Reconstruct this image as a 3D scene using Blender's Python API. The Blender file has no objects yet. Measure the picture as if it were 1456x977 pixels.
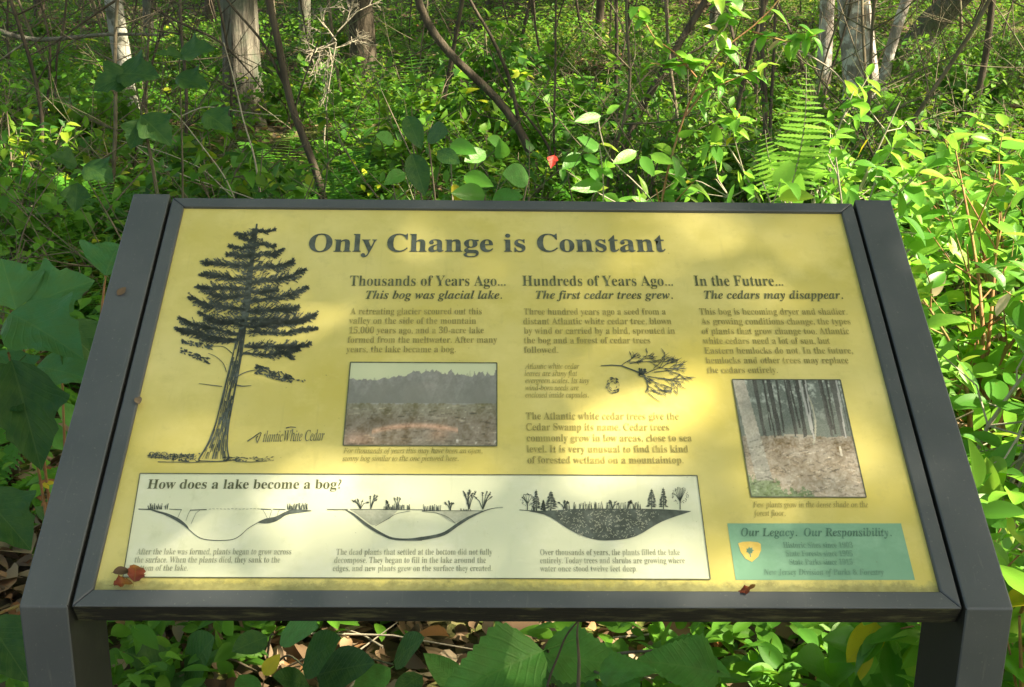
import bpy, math, random
import numpy as np
from mathutils import Vector, Matrix
R = math.radians
rng = np.random.default_rng(11)
random.seed(11)
scn = bpy.context.scene
C = scn.collection

# ---------------------------------------------------------------- camera
CAM = np.array([-0.0367, -1.267, 1.4952]); PITCH, YAW, ROLL, FPX = 0.3143, -0.0200, 0.0125, 1866.2
def cam_axes():
    cy, sy, cp, sp, cr, sr = math.cos(YAW), math.sin(YAW), math.cos(PITCH), math.sin(PITCH), math.cos(ROLL), math.sin(ROLL)
    f = np.array([-sy*cp, cy*cp, -sp]); rt = np.array([cy, sy, 0.0]); up = np.cross(rt, f)
    return rt*cr+up*sr, up*cr-rt*sr, f
RT, UP, FW = cam_axes()
cd = bpy.data.cameras.new('camera'); cam = bpy.data.objects.new('camera', cd); C.objects.link(cam)
cam.matrix_world = Matrix([[RT[0], UP[0], -FW[0], CAM[0]], [RT[1], UP[1], -FW[1], CAM[1]], [RT[2], UP[2], -FW[2], CAM[2]], [0, 0, 0, 1]])
cd.sensor_width = 36; cd.lens = 36*FPX/1456; cd.clip_end = 1000; cd.clip_start = 0.05
scn.camera = cam
def at(px, py, Y):
    """the point of the place seen at a photograph pixel, at world depth Y"""
    d = FW + RT*((px-728)/FPX) - UP*((py-488.5)/FPX)
    return CAM + d*((Y-CAM[1])/d[1])

# ---------------------------------------------------------------- world, sun, exposure
SUN_EL, SUN_AZ = R(50), R(104)            # azimuth from +Y towards +X
SD = np.array([math.sin(SUN_AZ)*math.cos(SUN_EL), math.cos(SUN_AZ)*math.cos(SUN_EL), math.sin(SUN_EL)])
w = bpy.data.worlds.new('World'); scn.world = w; w.use_nodes = True
nt = w.node_tree; bg = nt.nodes['Background']
sky = nt.nodes.new('ShaderNodeTexSky'); sky.sky_type = 'NISHITA'; sky.sun_disc = False
sky.sun_elevation = SUN_EL; sky.sun_rotation = SUN_AZ; sky.dust_density = 3.0; sky.ozone_density = 0.3
nt.links.new(sky.outputs[0], bg.inputs[0]); bg.inputs[1].default_value = 0.08
sl = bpy.data.lights.new('sun', 'SUN'); sl.energy = 4.4; sl.angle = R(0.53); sl.color = (1, 0.95, 0.86)
so = bpy.data.objects.new('sun', sl); C.objects.link(so)
so.rotation_euler = Vector(SD).to_track_quat('Z', 'Y').to_euler(); so.location = (4, 6, 20)
vs = scn.view_settings; vs.view_transform = 'Standard'; vs.look = 'None'; vs.gamma = 1; vs.exposure = 2.2
vs.use_white_balance = True; vs.white_balance_temperature = 8300; vs.white_balance_tint = 4
scn.cycles.max_bounces = 7; scn.cycles.diffuse_bounces = 5; scn.cycles.glossy_bounces = 2; scn.cycles.transmission_bounces = 3
scn.cycles.use_denoising = True; scn.cycles.sample_clamp_indirect = 6; scn.cycles.caustics_reflective = False; scn.cycles.caustics_refractive = False

# ---------------------------------------------------------------- tagging
def tag(o, label=None, cat=None, group=None, kind=None):
    if label: o['label'] = label
    if cat: o['category'] = cat
    if group: o['group'] = group
    if kind: o['kind'] = kind
    return o
def link(o, parent=None):
    C.objects.link(o)
    if parent is not None: o.parent = parent
    return o
def empty(name, loc, label, cat, group=None):
    o = bpy.data.objects.new(name, None); o.empty_display_size = 0.1; o.location = Vector([float(c) for c in loc])
    link(o); return tag(o, label, cat, group)

# ---------------------------------------------------------------- materials
def mat(name):
    m = bpy.data.materials.new(name); m.use_nodes = True; return m, m.node_tree, m.node_tree.nodes['Principled BSDF']
def N(t, kind, **kw):
    n = t.nodes.new(kind)
    for k, v in kw.items():
        if k.startswith('i_'):
            key = k[2:]; n.inputs[int(key) if key.isdigit() else key].default_value = v
        else: setattr(n, k, v)
    return n
def ramp(t, src, stops, interp='LINEAR'):
    r = t.nodes.new('ShaderNodeValToRGB'); r.color_ramp.interpolation = interp; e = r.color_ramp.elements
    while len(e) < len(stops): e.new(0.5)
    for i, (p, c) in enumerate(stops): e[i].position = p; e[i].color = (*c, 1)
    t.links.new(src, r.inputs[0]); return r.outputs[0]
def mixc(t, fac, a, b, mode='MIX'):
    m = t.nodes.new('ShaderNodeMix'); m.data_type = 'RGBA'; m.blend_type = mode
    for sock, v in ((m.inputs[0], fac), (m.inputs[6], a), (m.inputs[7], b)):
        if hasattr(v, 'links'): t.links.new(v, sock)
        else: sock.default_value = v if not isinstance(v, tuple) else (*v, 1)
    return m.outputs[2]
def math_(t, op, a, b=0.0):
    m = t.nodes.new('ShaderNodeMath'); m.operation = op
    for s, v in ((m.inputs[0], a), (m.inputs[1], b)):
        if hasattr(v, 'links'): t.links.new(v, s)
        else: s.default_value = v
    return m.outputs[0]
def noise(t, scale, detail=4, vec=None, rough=0.55):
    n = N(t, 'ShaderNodeTexNoise'); n.inputs['Scale'].default_value = scale; n.inputs['Detail'].default_value = detail; n.inputs['Roughness'].default_value = rough
    if vec is not None: t.links.new(vec, n.inputs['Vector'])
    return n.outputs[0]
def obj_coord(t, scale=(1, 1, 1), src='Object'):
    c = N(t, 'ShaderNodeTexCoord'); mp = N(t, 'ShaderNodeMapping'); mp.inputs['Scale'].default_value = scale
    t.links.new(c.outputs[src], mp.inputs[0]); return mp.outputs[0]
def bump(t, h, strength, dist, p):
    b = N(t, 'ShaderNodeBump'); b.inputs['Strength'].default_value = strength; b.inputs['Distance'].default_value = dist
    t.links.new(h, b.inputs['Height']); t.links.new(b.outputs[0], p.inputs['Normal'])

def leaf_mat(name, stops, relief=0, trans=(0.30, 0.55, 0.06), tfac=0.42, rough=0.52, veins=False, spots=0.0, spec=0.28):
    m, t, p = mat(name)
    at_ = N(t, 'ShaderNodeAttribute', attribute_name='tint'); oi = N(t, 'ShaderNodeObjectInfo')
    s = math_(t, 'FRACT', math_(t, 'ADD', at_.outputs['Fac'], oi.outputs['Random']))
    col = ramp(t, s, stops)
    if veins:
        uv = N(t, 'ShaderNodeUVMap', uv_map='UVMap'); sp = N(t, 'ShaderNodeSeparateXYZ'); t.links.new(uv.outputs[0], sp.inputs[0])
        av = math_(t, 'ABSOLUTE', math_(t, 'SUBTRACT', sp.outputs[1], 0.5))
        lat = math_(t, 'SINE', math_(t, 'MULTIPLY', math_(t, 'SUBTRACT', sp.outputs[0], math_(t, 'MULTIPLY', av, 0.55)), 62.0))
        lat = math_(t, 'MULTIPLY', math_(t, 'GREATER_THAN', lat, 0.86), 0.5)
        mid = math_(t, 'LESS_THAN', av, 0.014)
        v = math_(t, 'MAXIMUM', lat, mid)
        col = mixc(t, math_(t, 'MULTIPLY', math_(t, 'MAXIMUM', math_(t, 'MULTIPLY', lat, noise(t, 9, 3, obj_coord(t))), mid), 0.20), col, (0.22, 0.36, 0.10))
        hgt_ = noise(t, 14, 4, obj_coord(t))
        if relief:
            ln = math_(t, 'SINE', math_(t, 'MULTIPLY', math_(t, 'SUBTRACT', sp.outputs[0], math_(t, 'MULTIPLY', av, 0.55)), 62.0))
            ln = math_(t, 'POWER', math_(t, 'MAXIMUM', ln, 0.0), 6.0)
            hgt_ = math_(t, 'SUBTRACT', math_(t, 'MULTIPLY', hgt_, 1.6), math_(t, 'MAXIMUM', ln, math_(t, 'MULTIPLY', mid, 1.5)))
            col = mixc(t, ramp(t, noise(t, 5, 5, obj_coord(t)), [(0.35, (0, 0, 0)), (0.7, (0.6, 0.6, 0.6))]), col, (0.075, 0.16, 0.03))
        bump(t, hgt_, 0.28 if relief else 0.2, 0.006, p)
    if spots:
        nz = noise(t, 55, 3, obj_coord(t))
        col = mixc(t, ramp(t, nz, [(0.66, (0, 0, 0)), (0.72, (spots,)*3)]), col, (0.16, 0.09, 0.03))
    t.links.new(col, p.inputs['Base Color']); p.inputs['Roughness'].default_value = rough; p.inputs['Specular IOR Level'].default_value = spec
    tr = N(t, 'ShaderNodeBsdfTranslucent'); t.links.new(mixc(t, 0.5, col, trans), tr.inputs[0])
    mx = N(t, 'ShaderNodeMixShader'); mx.inputs[0].default_value = tfac
    t.links.new(p.outputs[0], mx.inputs[1]); t.links.new(tr.outputs[0], mx.inputs[2])
    t.links.new(mx.outputs[0], t.nodes['Material Output'].inputs[0])
    return m
G_DARK, G_MID, G_LT, G_YEL = (0.022, 0.090, 0.018), (0.048, 0.175, 0.024), (0.11, 0.29, 0.032), (0.34, 0.38, 0.03)
M = {}
M['leaf_shrub'] = leaf_mat('shrub_leaf', [(0, G_DARK), (0.35, G_MID), (0.8, G_LT), (0.96, (0.13, 0.24, 0.03)), (0.985, G_YEL)])
M['leaf_fern'] = leaf_mat('fern_leaf', tfac=0.48, stops=[(0, (0.045, 0.18, 0.026)), (0.6, (0.085, 0.28, 0.035)), (1, (0.14, 0.33, 0.035))], trans=(0.28, 0.65, 0.05))
M['leaf_frond'] = leaf_mat('frond_leaf', tfac=0.45, stops=[(0, (0.15, 0.36, 0.05)), (1, (0.24, 0.46, 0.07))], trans=(0.45, 0.85, 0.1))
M['leaf_fern_dry'] = leaf_mat('dry_fern_leaf', [(0, (0.20, 0.11, 0.03)), (1, (0.28, 0.20, 0.04))], trans=(0.5, 0.35, 0.06))
M['leaf_bright'] = leaf_mat('bright_shrub_leaf', [(0, (0.05, 0.19, 0.03)), (0.45, (0.11, 0.33, 0.05)), (0.85, (0.19, 0.40, 0.06)), (1, (0.34, 0.43, 0.06))], trans=(0.38, 0.8, 0.10), tfac=0.48, rough=0.38, veins=True, spec=0.4, spots=0.6)
M['leaf_big'] = leaf_mat('broad_leaf', relief=1, stops=[(0, (0.075, 0.27, 0.055)), (1, (0.11, 0.33, 0.07))], trans=(0.2, 0.55, 0.06), tfac=0.3, rough=0.5, veins=True, spots=0.25)
M['leaf_deep'] = leaf_mat('deep_green_leaf', relief=1, stops=[(0, (0.018, 0.075, 0.022)), (1, (0.032, 0.11, 0.032))], trans=(0.08, 0.3, 0.06), tfac=0.25, rough=0.5, veins=True)
M['leaf_blue'] = leaf_mat('lobed_leaf', relief=1, stops=[(0, (0.034, 0.155, 0.060)), (1, (0.055, 0.20, 0.072))], trans=(0.12, 0.4, 0.08), tfac=0.28, rough=0.5, veins=True)
M['leaf_yellow'] = leaf_mat('yellow_leaf', [(0, (0.55, 0.45, 0.03)), (1, (0.6, 0.5, 0.05))], trans=(0.8, 0.7, 0.08), veins=True, spots=0.9)
M['leaf_red'] = leaf_mat('red_leaf', [(0, (0.36, 0.02, 0.02)), (0.6, (0.45, 0.05, 0.04)), (1, (0.42, 0.12, 0.04))], trans=(0.8, 0.1, 0.08), spots=0.9)
M['leaf_pink'] = leaf_mat('bleached_leaf', [(0, (0.6, 0.4, 0.3)), (1, (0.7, 0.55, 0.42))], trans=(0.8, 0.6, 0.45), rough=0.35)
M['leaf_shade_canopy'] = leaf_mat('shade_canopy_leaf', [(0, (0.05, 0.13, 0.03)), (1, (0.09, 0.2, 0.04))])
M['litter'] = leaf_mat('litter_leaf', [(0, (0.10, 0.06, 0.035)), (0.4, (0.20, 0.135, 0.085)), (0.75, (0.32, 0.24, 0.16)), (0.93, (0.30, 0.12, 0.04)), (1, (0.42, 0.34, 0.24))], trans=(0.3, 0.2, 0.1), tfac=0.1, rough=0.7)

def bark_mat(name, c1, c2, c3, scale=(14, 14, 2.2), bstr=1.0, patch=(0.5, 0.6), patchscale=5):
    m, t, p = mat(name); v = obj_coord(t, scale)
    n1 = noise(t, 1.6, 8, v, 0.65); n2 = noise(t, patchscale, 4, obj_coord(t), 0.6)
    col = ramp(t, n1, [(0.32, c1), (0.62, c2)])
    col = mixc(t, ramp(t, n2, [(patch[0], (0, 0, 0)), (patch[1], (1, 1, 1))]), col, c3)
    t.links.new(col, p.inputs['Base Color']); p.inputs['Roughness'].default_value = 0.9; p.inputs['Specular IOR Level'].default_value = 0.15
    bump(t, n1, bstr, 0.03, p); return m
M['bark_cedar'] = bark_mat('cedar_bark', (0.05, 0.042, 0.035), (0.27, 0.245, 0.205), (0.15, 0.16, 0.125), scale=(26, 26, 2.4))
M['bark_pale'] = bark_mat('pale_bark', (0.20, 0.19, 0.16), (0.42, 0.41, 0.37), (0.12, 0.12, 0.09), scale=(6, 6, 4), patch=(0.52, 0.62), patchscale=7)
M['bark_lichen'] = bark_mat('lichen_bark', (0.17, 0.14, 0.12), (0.40, 0.36, 0.34), (0.62, 0.60, 0.58), scale=(9, 9, 3), patch=(0.50, 0.58), patchscale=9)
M['bark_dark'] = bark_mat('dark_bark', (0.045, 0.036, 0.028), (0.13, 0.105, 0.08), (0.10, 0.12, 0.07), patch=(0.6, 0.7))
M['twig'] = bark_mat('twig_bark', (0.10, 0.08, 0.055), (0.20, 0.165, 0.12), (0.14, 0.15, 0.09), scale=(30, 30, 8), bstr=0.3)
M['twig_pale'] = bark_mat('pale_twig_bark', (0.28, 0.24, 0.18), (0.45, 0.40, 0.32), (0.34, 0.30, 0.24), scale=(30, 30, 8), bstr=0.3)
M['twig_red'] = bark_mat('reddish_twig_bark', (0.26, 0.12, 0.06), (0.42, 0.22, 0.12), (0.30, 0.24, 0.10), scale=(30, 30, 8), bstr=0.3)

m, t, p = mat('forest_floor'); M['floor'] = m
v = obj_coord(t)
vo = N(t, 'ShaderNodeTexVoronoi'); vo.inputs['Scale'].default_value = 26; t.links.new(v, vo.inputs[0])
sepc = N(t, 'ShaderNodeSeparateColor'); t.links.new(vo.outputs['Color'], sepc.inputs[0])
lit = ramp(t, sepc.outputs[0], [(0, (0.03, 0.022, 0.014)), (0.4, (0.07, 0.05, 0.03)), (0.8, (0.14, 0.10, 0.065)), (1, (0.22, 0.16, 0.10))])
moss = ramp(t, noise(t, 30, 5, v), [(0.3, (0.03, 0.06, 0.012)), (0.7, (0.12, 0.16, 0.03))])
col = mixc(t, ramp(t, noise(t, 0.9, 4, v), [(0.44, (0, 0, 0)), (0.56, (1, 1, 1))]), lit, moss)
t.links.new(col, p.inputs['Base Color']); p.inputs['Roughness'].default_value = 0.95; p.inputs['Specular IOR Level'].default_value = 0.1
bump(t, math_(t, 'ADD', vo.outputs['Distance'], noise(t, 14, 6, v)), 0.8, 0.04, p)

# painted metal of the sign frame: dark grey powder coat with faint grime
m, t, p = mat('grey_powder_coat'); M['metal'] = m
v = obj_coord(t)
col = mixc(t, ramp(t, noise(t, 9, 6, v), [(0.35, (0, 0, 0)), (0.75, (1, 1, 1))]), (0.062, 0.071, 0.082), (0.083, 0.091, 0.102))
col = mixc(t, ramp(t, noise(t, 260, 2, v), [(0.66, (0, 0, 0)), (0.74, (0.35, 0.35, 0.35))]), col, (0.19, 0.19, 0.17))
t.links.new(col, p.inputs['Base Color']); p.inputs['Roughness'].default_value = 0.42; p.inputs['Specular IOR Level'].default_value = 0.4
scr = noise(t, 3.0, 6, obj_coord(t, (60, 5, 5)), 0.7)
rr_ = N(t, 'ShaderNodeMapRange'); t.links.new(noise(t, 6, 6, v), rr_.inputs[0]); rr_.inputs[1].default_value = .3; rr_.inputs[2].default_value = .7; rr_.inputs[3].default_value = .34; rr_.inputs[4].default_value = .58
t.links.new(rr_.outputs[0], p.inputs['Roughness'])
col2 = mixc(t, ramp(t, scr, [(0.60, (0, 0, 0)), (0.75, (0.4, 0.4, 0.4))]), col, (0.15, 0.155, 0.15)); t.links.new(col2, p.inputs['Base Color'])
bump(t, noise(t, 900, 2, v), 0.12, 0.0006, p)
m, t, p = mat('dark_lichened_face'); M['metal_dark'] = m  # bottom rail face: near-black base with streaky lichen patches
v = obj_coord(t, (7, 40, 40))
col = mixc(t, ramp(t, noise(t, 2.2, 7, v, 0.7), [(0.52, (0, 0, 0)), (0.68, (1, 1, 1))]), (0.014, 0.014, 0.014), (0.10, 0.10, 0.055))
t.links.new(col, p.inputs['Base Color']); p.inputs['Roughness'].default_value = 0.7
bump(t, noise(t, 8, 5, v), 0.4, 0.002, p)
m, t, p = mat('shaded_inner_face'); M['metal_shade'] = m  # near-black copy of the coat for inner leg faces: shade painted in, faint grime
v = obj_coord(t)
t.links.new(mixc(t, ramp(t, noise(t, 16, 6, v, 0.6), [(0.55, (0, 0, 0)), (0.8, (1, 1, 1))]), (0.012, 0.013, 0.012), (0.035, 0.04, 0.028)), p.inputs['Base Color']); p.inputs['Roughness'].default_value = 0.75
m, t, p = mat('dark_joint'); p.inputs['Base Color'].default_value = (0.012, 0.013, 0.013, 1); p.inputs['Roughness'].default_value = 0.9; M['joint'] = m

# printed yellow panel with weather stains and a band of algae at its foot (object z = slope height)
def print_mat(name, base, alt, stain, algae=True, rough=0.33):
    m, t, p = mat(name); v = obj_coord(t)
    col = mixc(t, ramp(t, noise(t, 5, 5, v), [(0.35, (0, 0, 0)), (0.7, (1, 1, 1))]), base, alt)
    col = mixc(t, ramp(t, noise(t, 34, 6, v, 0.7), [(0.56, (0, 0, 0)), (0.78, (0.45, 0.45, 0.45))]), col, stain)
    col = mixc(t, ramp(t, noise(t, 190, 3, v), [(0.71, (0, 0, 0)), (0.76, (0.5, 0.5, 0.5))]), col, (0.14, 0.13, 0.05))
    col = mixc(t, ramp(t, noise(t, 11, 7, v, 0.7), [(0.50, (0, 0, 0)), (0.66, (0.55, 0.55, 0.55))]), col, tuple(min(.72, c_*1.1+.10) for c_ in base))
    col = mixc(t, ramp(t, noise(t, 3, 5, obj_coord(t, (30, 3, 3)), 0.6), [(0.60, (0, 0, 0)), (0.72, (0.22, 0.22, 0.22))]), col, stain)
    if algae:
        sp = N(t, 'ShaderNodeSeparateXYZ'); t.links.new(v, sp.inputs[0])
        g = math_(t, 'SUBTRACT', sp.outputs[1], math_(t, 'MULTIPLY', noise(t, 45, 6, v, 0.75), 0.040))
        msk = ramp(t, g, [(0.0, (0, 0, 0)), (1, (0, 0, 0))])
        mr = N(t, 'ShaderNodeMapRange'); t.links.new(g, mr.inputs[0]); mr.inputs[1].default_value = -0.012; mr.inputs[2].default_value = -0.004; mr.inputs[3].default_value = 0.85; mr.inputs[4].default_value = 0
        col = mixc(t, mr.outputs[0], col, mixc(t, noise(t, 120, 3, v), (0.10, 0.09, 0.03), (0.42, 0.40, 0.18)))
    t.links.new(col, p.inputs['Base Color']); p.inputs['Roughness'].default_value = rough; p.inputs['Specular IOR Level'].default_value = 0.45
    p.inputs['Coat Weight'].default_value = 0.12; p.inputs['Coat Roughness'].default_value = 0.25
    bump(t, noise(t, 60, 4, v), 0.08, 0.001, p); return m
M['yellow'] = print_mat('yellow_print', (0.52, 0.435, 0.115), (0.63, 0.545, 0.225), (0.38, 0.33, 0.12))
M['cream'] = print_mat('cream_print', (0.60, 0.62, 0.46), (0.68, 0.68, 0.50), (0.46, 0.48, 0.30), algae=False)
M['teal'] = print_mat('green_print', (0.155, 0.33, 0.225), (0.20, 0.37, 0.26), (0.13, 0.27, 0.18), algae=False)
def ink_mat(name, c, c2=None):
    m, t, p = mat(name); v = obj_coord(t)
    t.links.new(mixc(t, ramp(t, noise(t, 70, 5, v, 0.7), [(0.42, (0, 0, 0)), (0.7, (1, 1, 1))]), c, c2 or tuple(x*1.9+0.02 for x in c)), p.inputs['Base Color'])
    p.inputs['Roughness'].default_value = 0.4; return m
M['ink'] = ink_mat('dark_ink', (0.050, 0.060, 0.055))
M['ink_head'] = ink_mat('heading_ink', (0.075, 0.080, 0.040))
M['ink_fade'] = ink_mat('faded_ink', (0.26, 0.22, 0.075), (0.44, 0.37, 0.115))
M['ink_fade_cream'] = ink_mat('faded_ink_on_cream', (0.27, 0.28, 0.20), (0.46, 0.47, 0.34))
M['ink_faint'] = ink_mat('faint_ink', (0.12, 0.24, 0.17), (0.17, 0.32, 0.23))
M['ink_line'] = ink_mat('keyline_ink', (0.07, 0.075, 0.05))
M['ink_grey'] = ink_mat('grey_ink', (0.33, 0.34, 0.27), (0.5, 0.5, 0.4))
M['badge'] = ink_mat('orange_badge', (0.62, 0.42, 0.10), (0.70, 0.50, 0.16))
m, t, p = mat('printed_photo'); M['photo'] = m
a_ = N(t, 'ShaderNodeAttribute', attribute_name='print'); t.links.new(a_.outputs['Color'], p.inputs['Base Color']); p.inputs['Roughness'].default_value = 0.35

# ---------------------------------------------------------------- mesh helpers
def mesh_from(name, V, F, m, tint=None, uv=None, smooth=False, mats=None, fm=None):
    me = bpy.data.meshes.new(name)
    if isinstance(F, np.ndarray):
        nv, nf, k = len(V), len(F), F.shape[1]
        me.vertices.add(nv); me.vertices.foreach_set('co', np.asarray(V, np.float32).ravel())
        me.loops.add(nf*k); me.loops.foreach_set('vertex_index', F.astype(np.int32).ravel())
        me.polygons.add(nf); me.polygons.foreach_set('loop_start', np.arange(0, nf*k, k, dtype=np.int32))
        me.polygons.foreach_set('loop_total', np.full(nf, k, np.int32)); me.update(calc_edges=True)
    else:
        me.from_pydata([tuple(map(float, v)) for v in V], [], F); me.update()
    for mm in (mats or [m]): me.materials.append(mm)
    if fm is not None: me.polygons.foreach_set('material_index', np.asarray(fm, np.int32))
    if tint is not None:
        a = me.attributes.new('tint', 'FLOAT', 'POINT'); a.data.foreach_set('value', np.asarray(tint, np.float32))
    if uv is not None:
        ul = me.uv_layers.new(name='UVMap'); li = np.empty(len(me.loops), np.int32); me.loops.foreach_get('vertex_index', li)
        ul.data.foreach_set('uv', np.asarray(uv, np.float32)[li].ravel())
    if smooth: me.polygons.foreach_set('use_smooth', np.ones(len(me.polygons), bool))
    return me
def add(name, me, parent=None, loc=None):
    o = bpy.data.objects.new(name, me)
    if loc is not None: o.location = Vector([float(c) for c in loc])
    return link(o, parent)
def unit(v): v = np.asarray(v, float); return v/(np.linalg.norm(v, axis=-1, keepdims=True)+1e-9)
# leaf templates: x along 0..1, y across, z up.  all quads (degenerate tips are tiny)
def leaf_template(wf, rows, cols=2, fold=0.25, droop=0.25, swept=0.0, wave=0.0, petiole=0.0, saw=0.0):
    V, UV, F = [], [], []
    ts = np.linspace(0, 1, rows+1)
    for i, tt in enumerate(ts):
        ww = wf(tt)
        for j in range(2*cols+1):
            s = (j-cols)/cols; e = ww*s
            if saw and abs(s) == 1: e *= 1+saw*(1 if i % 2 else -1)
            x = tt + swept*abs(e) + (saw*0.25*abs(s) if abs(s) == 1 and i % 2 else 0)*0.3
            z = fold*abs(e) - droop*tt*tt + wave*math.sin(tt*14+s*2)*abs(s)*ww
            V.append((x, e, z)); UV.append((tt, s*0.5*min(1, ww/0.3)+0.5))
    k = 2*cols+1
    for i in range(rows):
        for j in range(k-1): a = i*k+j; F.append((a, a+1, a+k+1, a+k))
    if petiole:
        b = len(V)
        for x, r in ((-petiole, 0.008), (0.03, 0.010)):
            for a in range(4):
                V.append((x, r*math.cos(a*1.5708+.78), r*math.sin(a*1.5708+.78) - 0.012 - (0.05*petiole if x < 0 else 0))); UV.append((0.02, 0.5))
        for a in range(4): F.append((b+a, b+(a+1) % 4, b+4+(a+1) % 4, b+4+a))
    return np.array(V), np.array(F), np.array(UV)
ell = lambda wd, pk=1.0: (lambda t: wd*max(0.0, math.sin(math.pi*t**pk))**0.8+0.002)
ovate = lambda wd: (lambda t: wd*(max(0, 1-t)**0.75)*(min(1, t/0.28))**0.6*1.35+0.002)
def lobed(t):
    pts = [(0, .03), (.04, .24), (.12, .40), (.22, .47), (.33, .60), (.40, .56), (.47, .40), (.54, .33), (.62, .36), (.70, .27), (.80, .20), (.9, .10), (1, .004)]
    for (a, b), (c, d) in zip(pts, pts[1:]):
        if t <= c: return b+(d-b)*(t-a)/(c-a)
    return .004
T_SM = leaf_template(ell(.24, .9), 3, 1, .3, .25)
T_TINY = (np.array([(0, 0, 0), (.45, -.24, .06), (1, 0, -.12), (.45, .24, .06)]), np.array([(0, 1, 2, 3)]), None)
T_OV = leaf_template(ovate(.30), 4, 1, .25, .3)
def leaves(T, P, D, Nn, L, tintv=None, wscale=1.0):
    """joined leaves: returns V, F, tint"""
    Tv, Tf, _ = T; n = len(P); D = unit(D); Y = unit(np.cross(Nn, D)); Z = np.cross(D, Y); L = np.asarray(L)[:, None, None]
    V = P[:, None, :] + L*(Tv[None, :, 0:1]*D[:, None]+Tv[None, :, 1:2]*wscale*Y[:, None]+Tv[None, :, 2:3]*Z[:, None])
    F = (Tf[None]+np.arange(n)[:, None, None]*len(Tv)).reshape(-1, Tf.shape[1])
    if tintv is None: tintv = rng.random(n)
    return V.reshape(-1, 3), F, np.repeat(tintv, len(Tv))
def tube(acc, pts, r0, r1=None, sides=6, rough=0.0, rad=None):
    V, F = acc; pts = np.asarray(pts, float); n = len(pts); b = len(V)
    rr = rad if rad is not None else np.linspace(r0, r1 if r1 is not None else r0, n)
    tg = unit(np.gradient(pts, axis=0)); ref = np.array([0.13, 1, 0.21]) if abs(tg[0][2]) > .5 else np.array([0.1, 0.1, 1.0])
    for i in range(n):
        a = unit(np.cross(tg[i], ref)); c = np.cross(tg[i], a)
        for k in range(sides):
            an = 2*math.pi*k/sides; r = rr[i]*(1+(rough*(random.random()-.5) if rough else 0))
            V.append(tuple(pts[i]+r*(math.cos(an)*a+math.sin(an)*c)))
    for i in range(n-1):
        for k in range(sides): F.append((b+i*sides+k, b+i*sides+(k+1) % sides, b+(i+1)*sides+(k+1) % sides, b+(i+1)*sides+k))
    return acc
def smooth_path(pts, n):
    pts = np.asarray(pts, float); d = np.r_[0, np.cumsum(np.linalg.norm(np.diff(pts, axis=0), axis=1))]; tt = np.linspace(0, d[-1], n)
    q = np.array([np.interp(tt, d, pts[:, k]) for k in range(pts.shape[1])]).T
    for _ in range(3): q[1:-1] = (q[:-2]+2*q[1:-1]+q[2:])/4
    return q
def cosfield(seed, scale, n=28):
    g = np.random.default_rng(seed); a = g.random(n)*2*np.pi; k = (0.5+g.random(n))*2*np.pi/scale; ph = g.random(n)*2*np.pi
    def f(x, y): return sum(np.cos(k[i]*(np.cos(a[i])*x+np.sin(a[i])*y)+ph[i]) for i in range(n))/math.sqrt(n/2)
    return f

# ---------------------------------------------------------------- ground
gf1, gf2 = cosfield(1, 5.0), cosfield(2, 1.3)
def gz(x, y):
    x = np.asarray(x, float); y = np.asarray(y, float)
    near = np.clip((y-2)/5, 0, 1)
    return 0.07*gf1(x, y)*near + 0.02*gf2(x, y)*near + 0.018*np.clip(y-11, 0, 12)**1.35
xs = np.unique(np.r_[np.linspace(-150, -14, 18), np.linspace(-14, 14, 120), np.linspace(14, 150, 18)])
ys = np.unique(np.r_[np.linspace(-60, -4, 10), np.linspace(-4, 26, 140), np.linspace(26, 200, 18)])
X, Y = np.meshgrid(xs, ys); V = np.c_[X.ravel(), Y.ravel(), gz(X, Y).ravel()]
nx, ny = len(xs), len(ys); I = (np.arange(ny-1)[:, None]*nx+np.arange(nx-1)[None]).ravel()
tag(add('ground', mesh_from('ground', V, np.c_[I, I+1, I+nx+1, I+nx], M['floor'], smooth=True)), kind='structure', label='brown forest floor of leaf litter and moss under the plants')

# ---------------------------------------------------------------- the sign
TILT = R(30); ZB = 0.80; PW, PH = 0.915, 0.610
PM = Matrix(((1, 0, 0, 0), (0, math.cos(TILT), -math.sin(TILT), 0), (0, math.sin(TILT), math.cos(TILT), ZB), (0, 0, 0, 1)))
e2, e3 = np.array([0, math.cos(TILT), math.sin(TILT)]), np.array([0, -math.sin(TILT), math.cos(TILT)]); P0 = np.array([0, 0, ZB])
def P(px, py):
    """photograph pixel -> (u, v) metres on the face of the panel"""
    d = FW + RT*((px-728)/FPX) - UP*((py-488.5)/FPX)
    s = np.dot(P0-CAM, e3)/np.dot(d, e3); q = CAM+d*s-P0
    return float(q[0]), float(np.dot(q, e2))
sign = empty('interpretive_sign', (0, 0.1, 0), 'tilted yellow wayside panel headed Only Change is Constant in a dark grey metal frame', 'sign')
INV = Matrix.Translation((0, -0.1, 0))
def panel_child(name, me, parent=None, bevel=0, world=False):
    o = add(name, me, parent or sign)
    if parent is None: o.matrix_local = INV if world else INV @ PM
    if bevel:
        b = o.modifiers.new('bevel', 'BEVEL'); b.width = bevel; b.segments = 3; b.limit_method = 'ANGLE'; b.angle_limit = R(25)
        o.data.polygons.foreach_set('use_smooth', np.ones(len(o.data.polygons), bool))
        wn = o.modifiers.new('wn', 'WEIGHTED_NORMAL'); wn.keep_sharp = True
    return o
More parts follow.
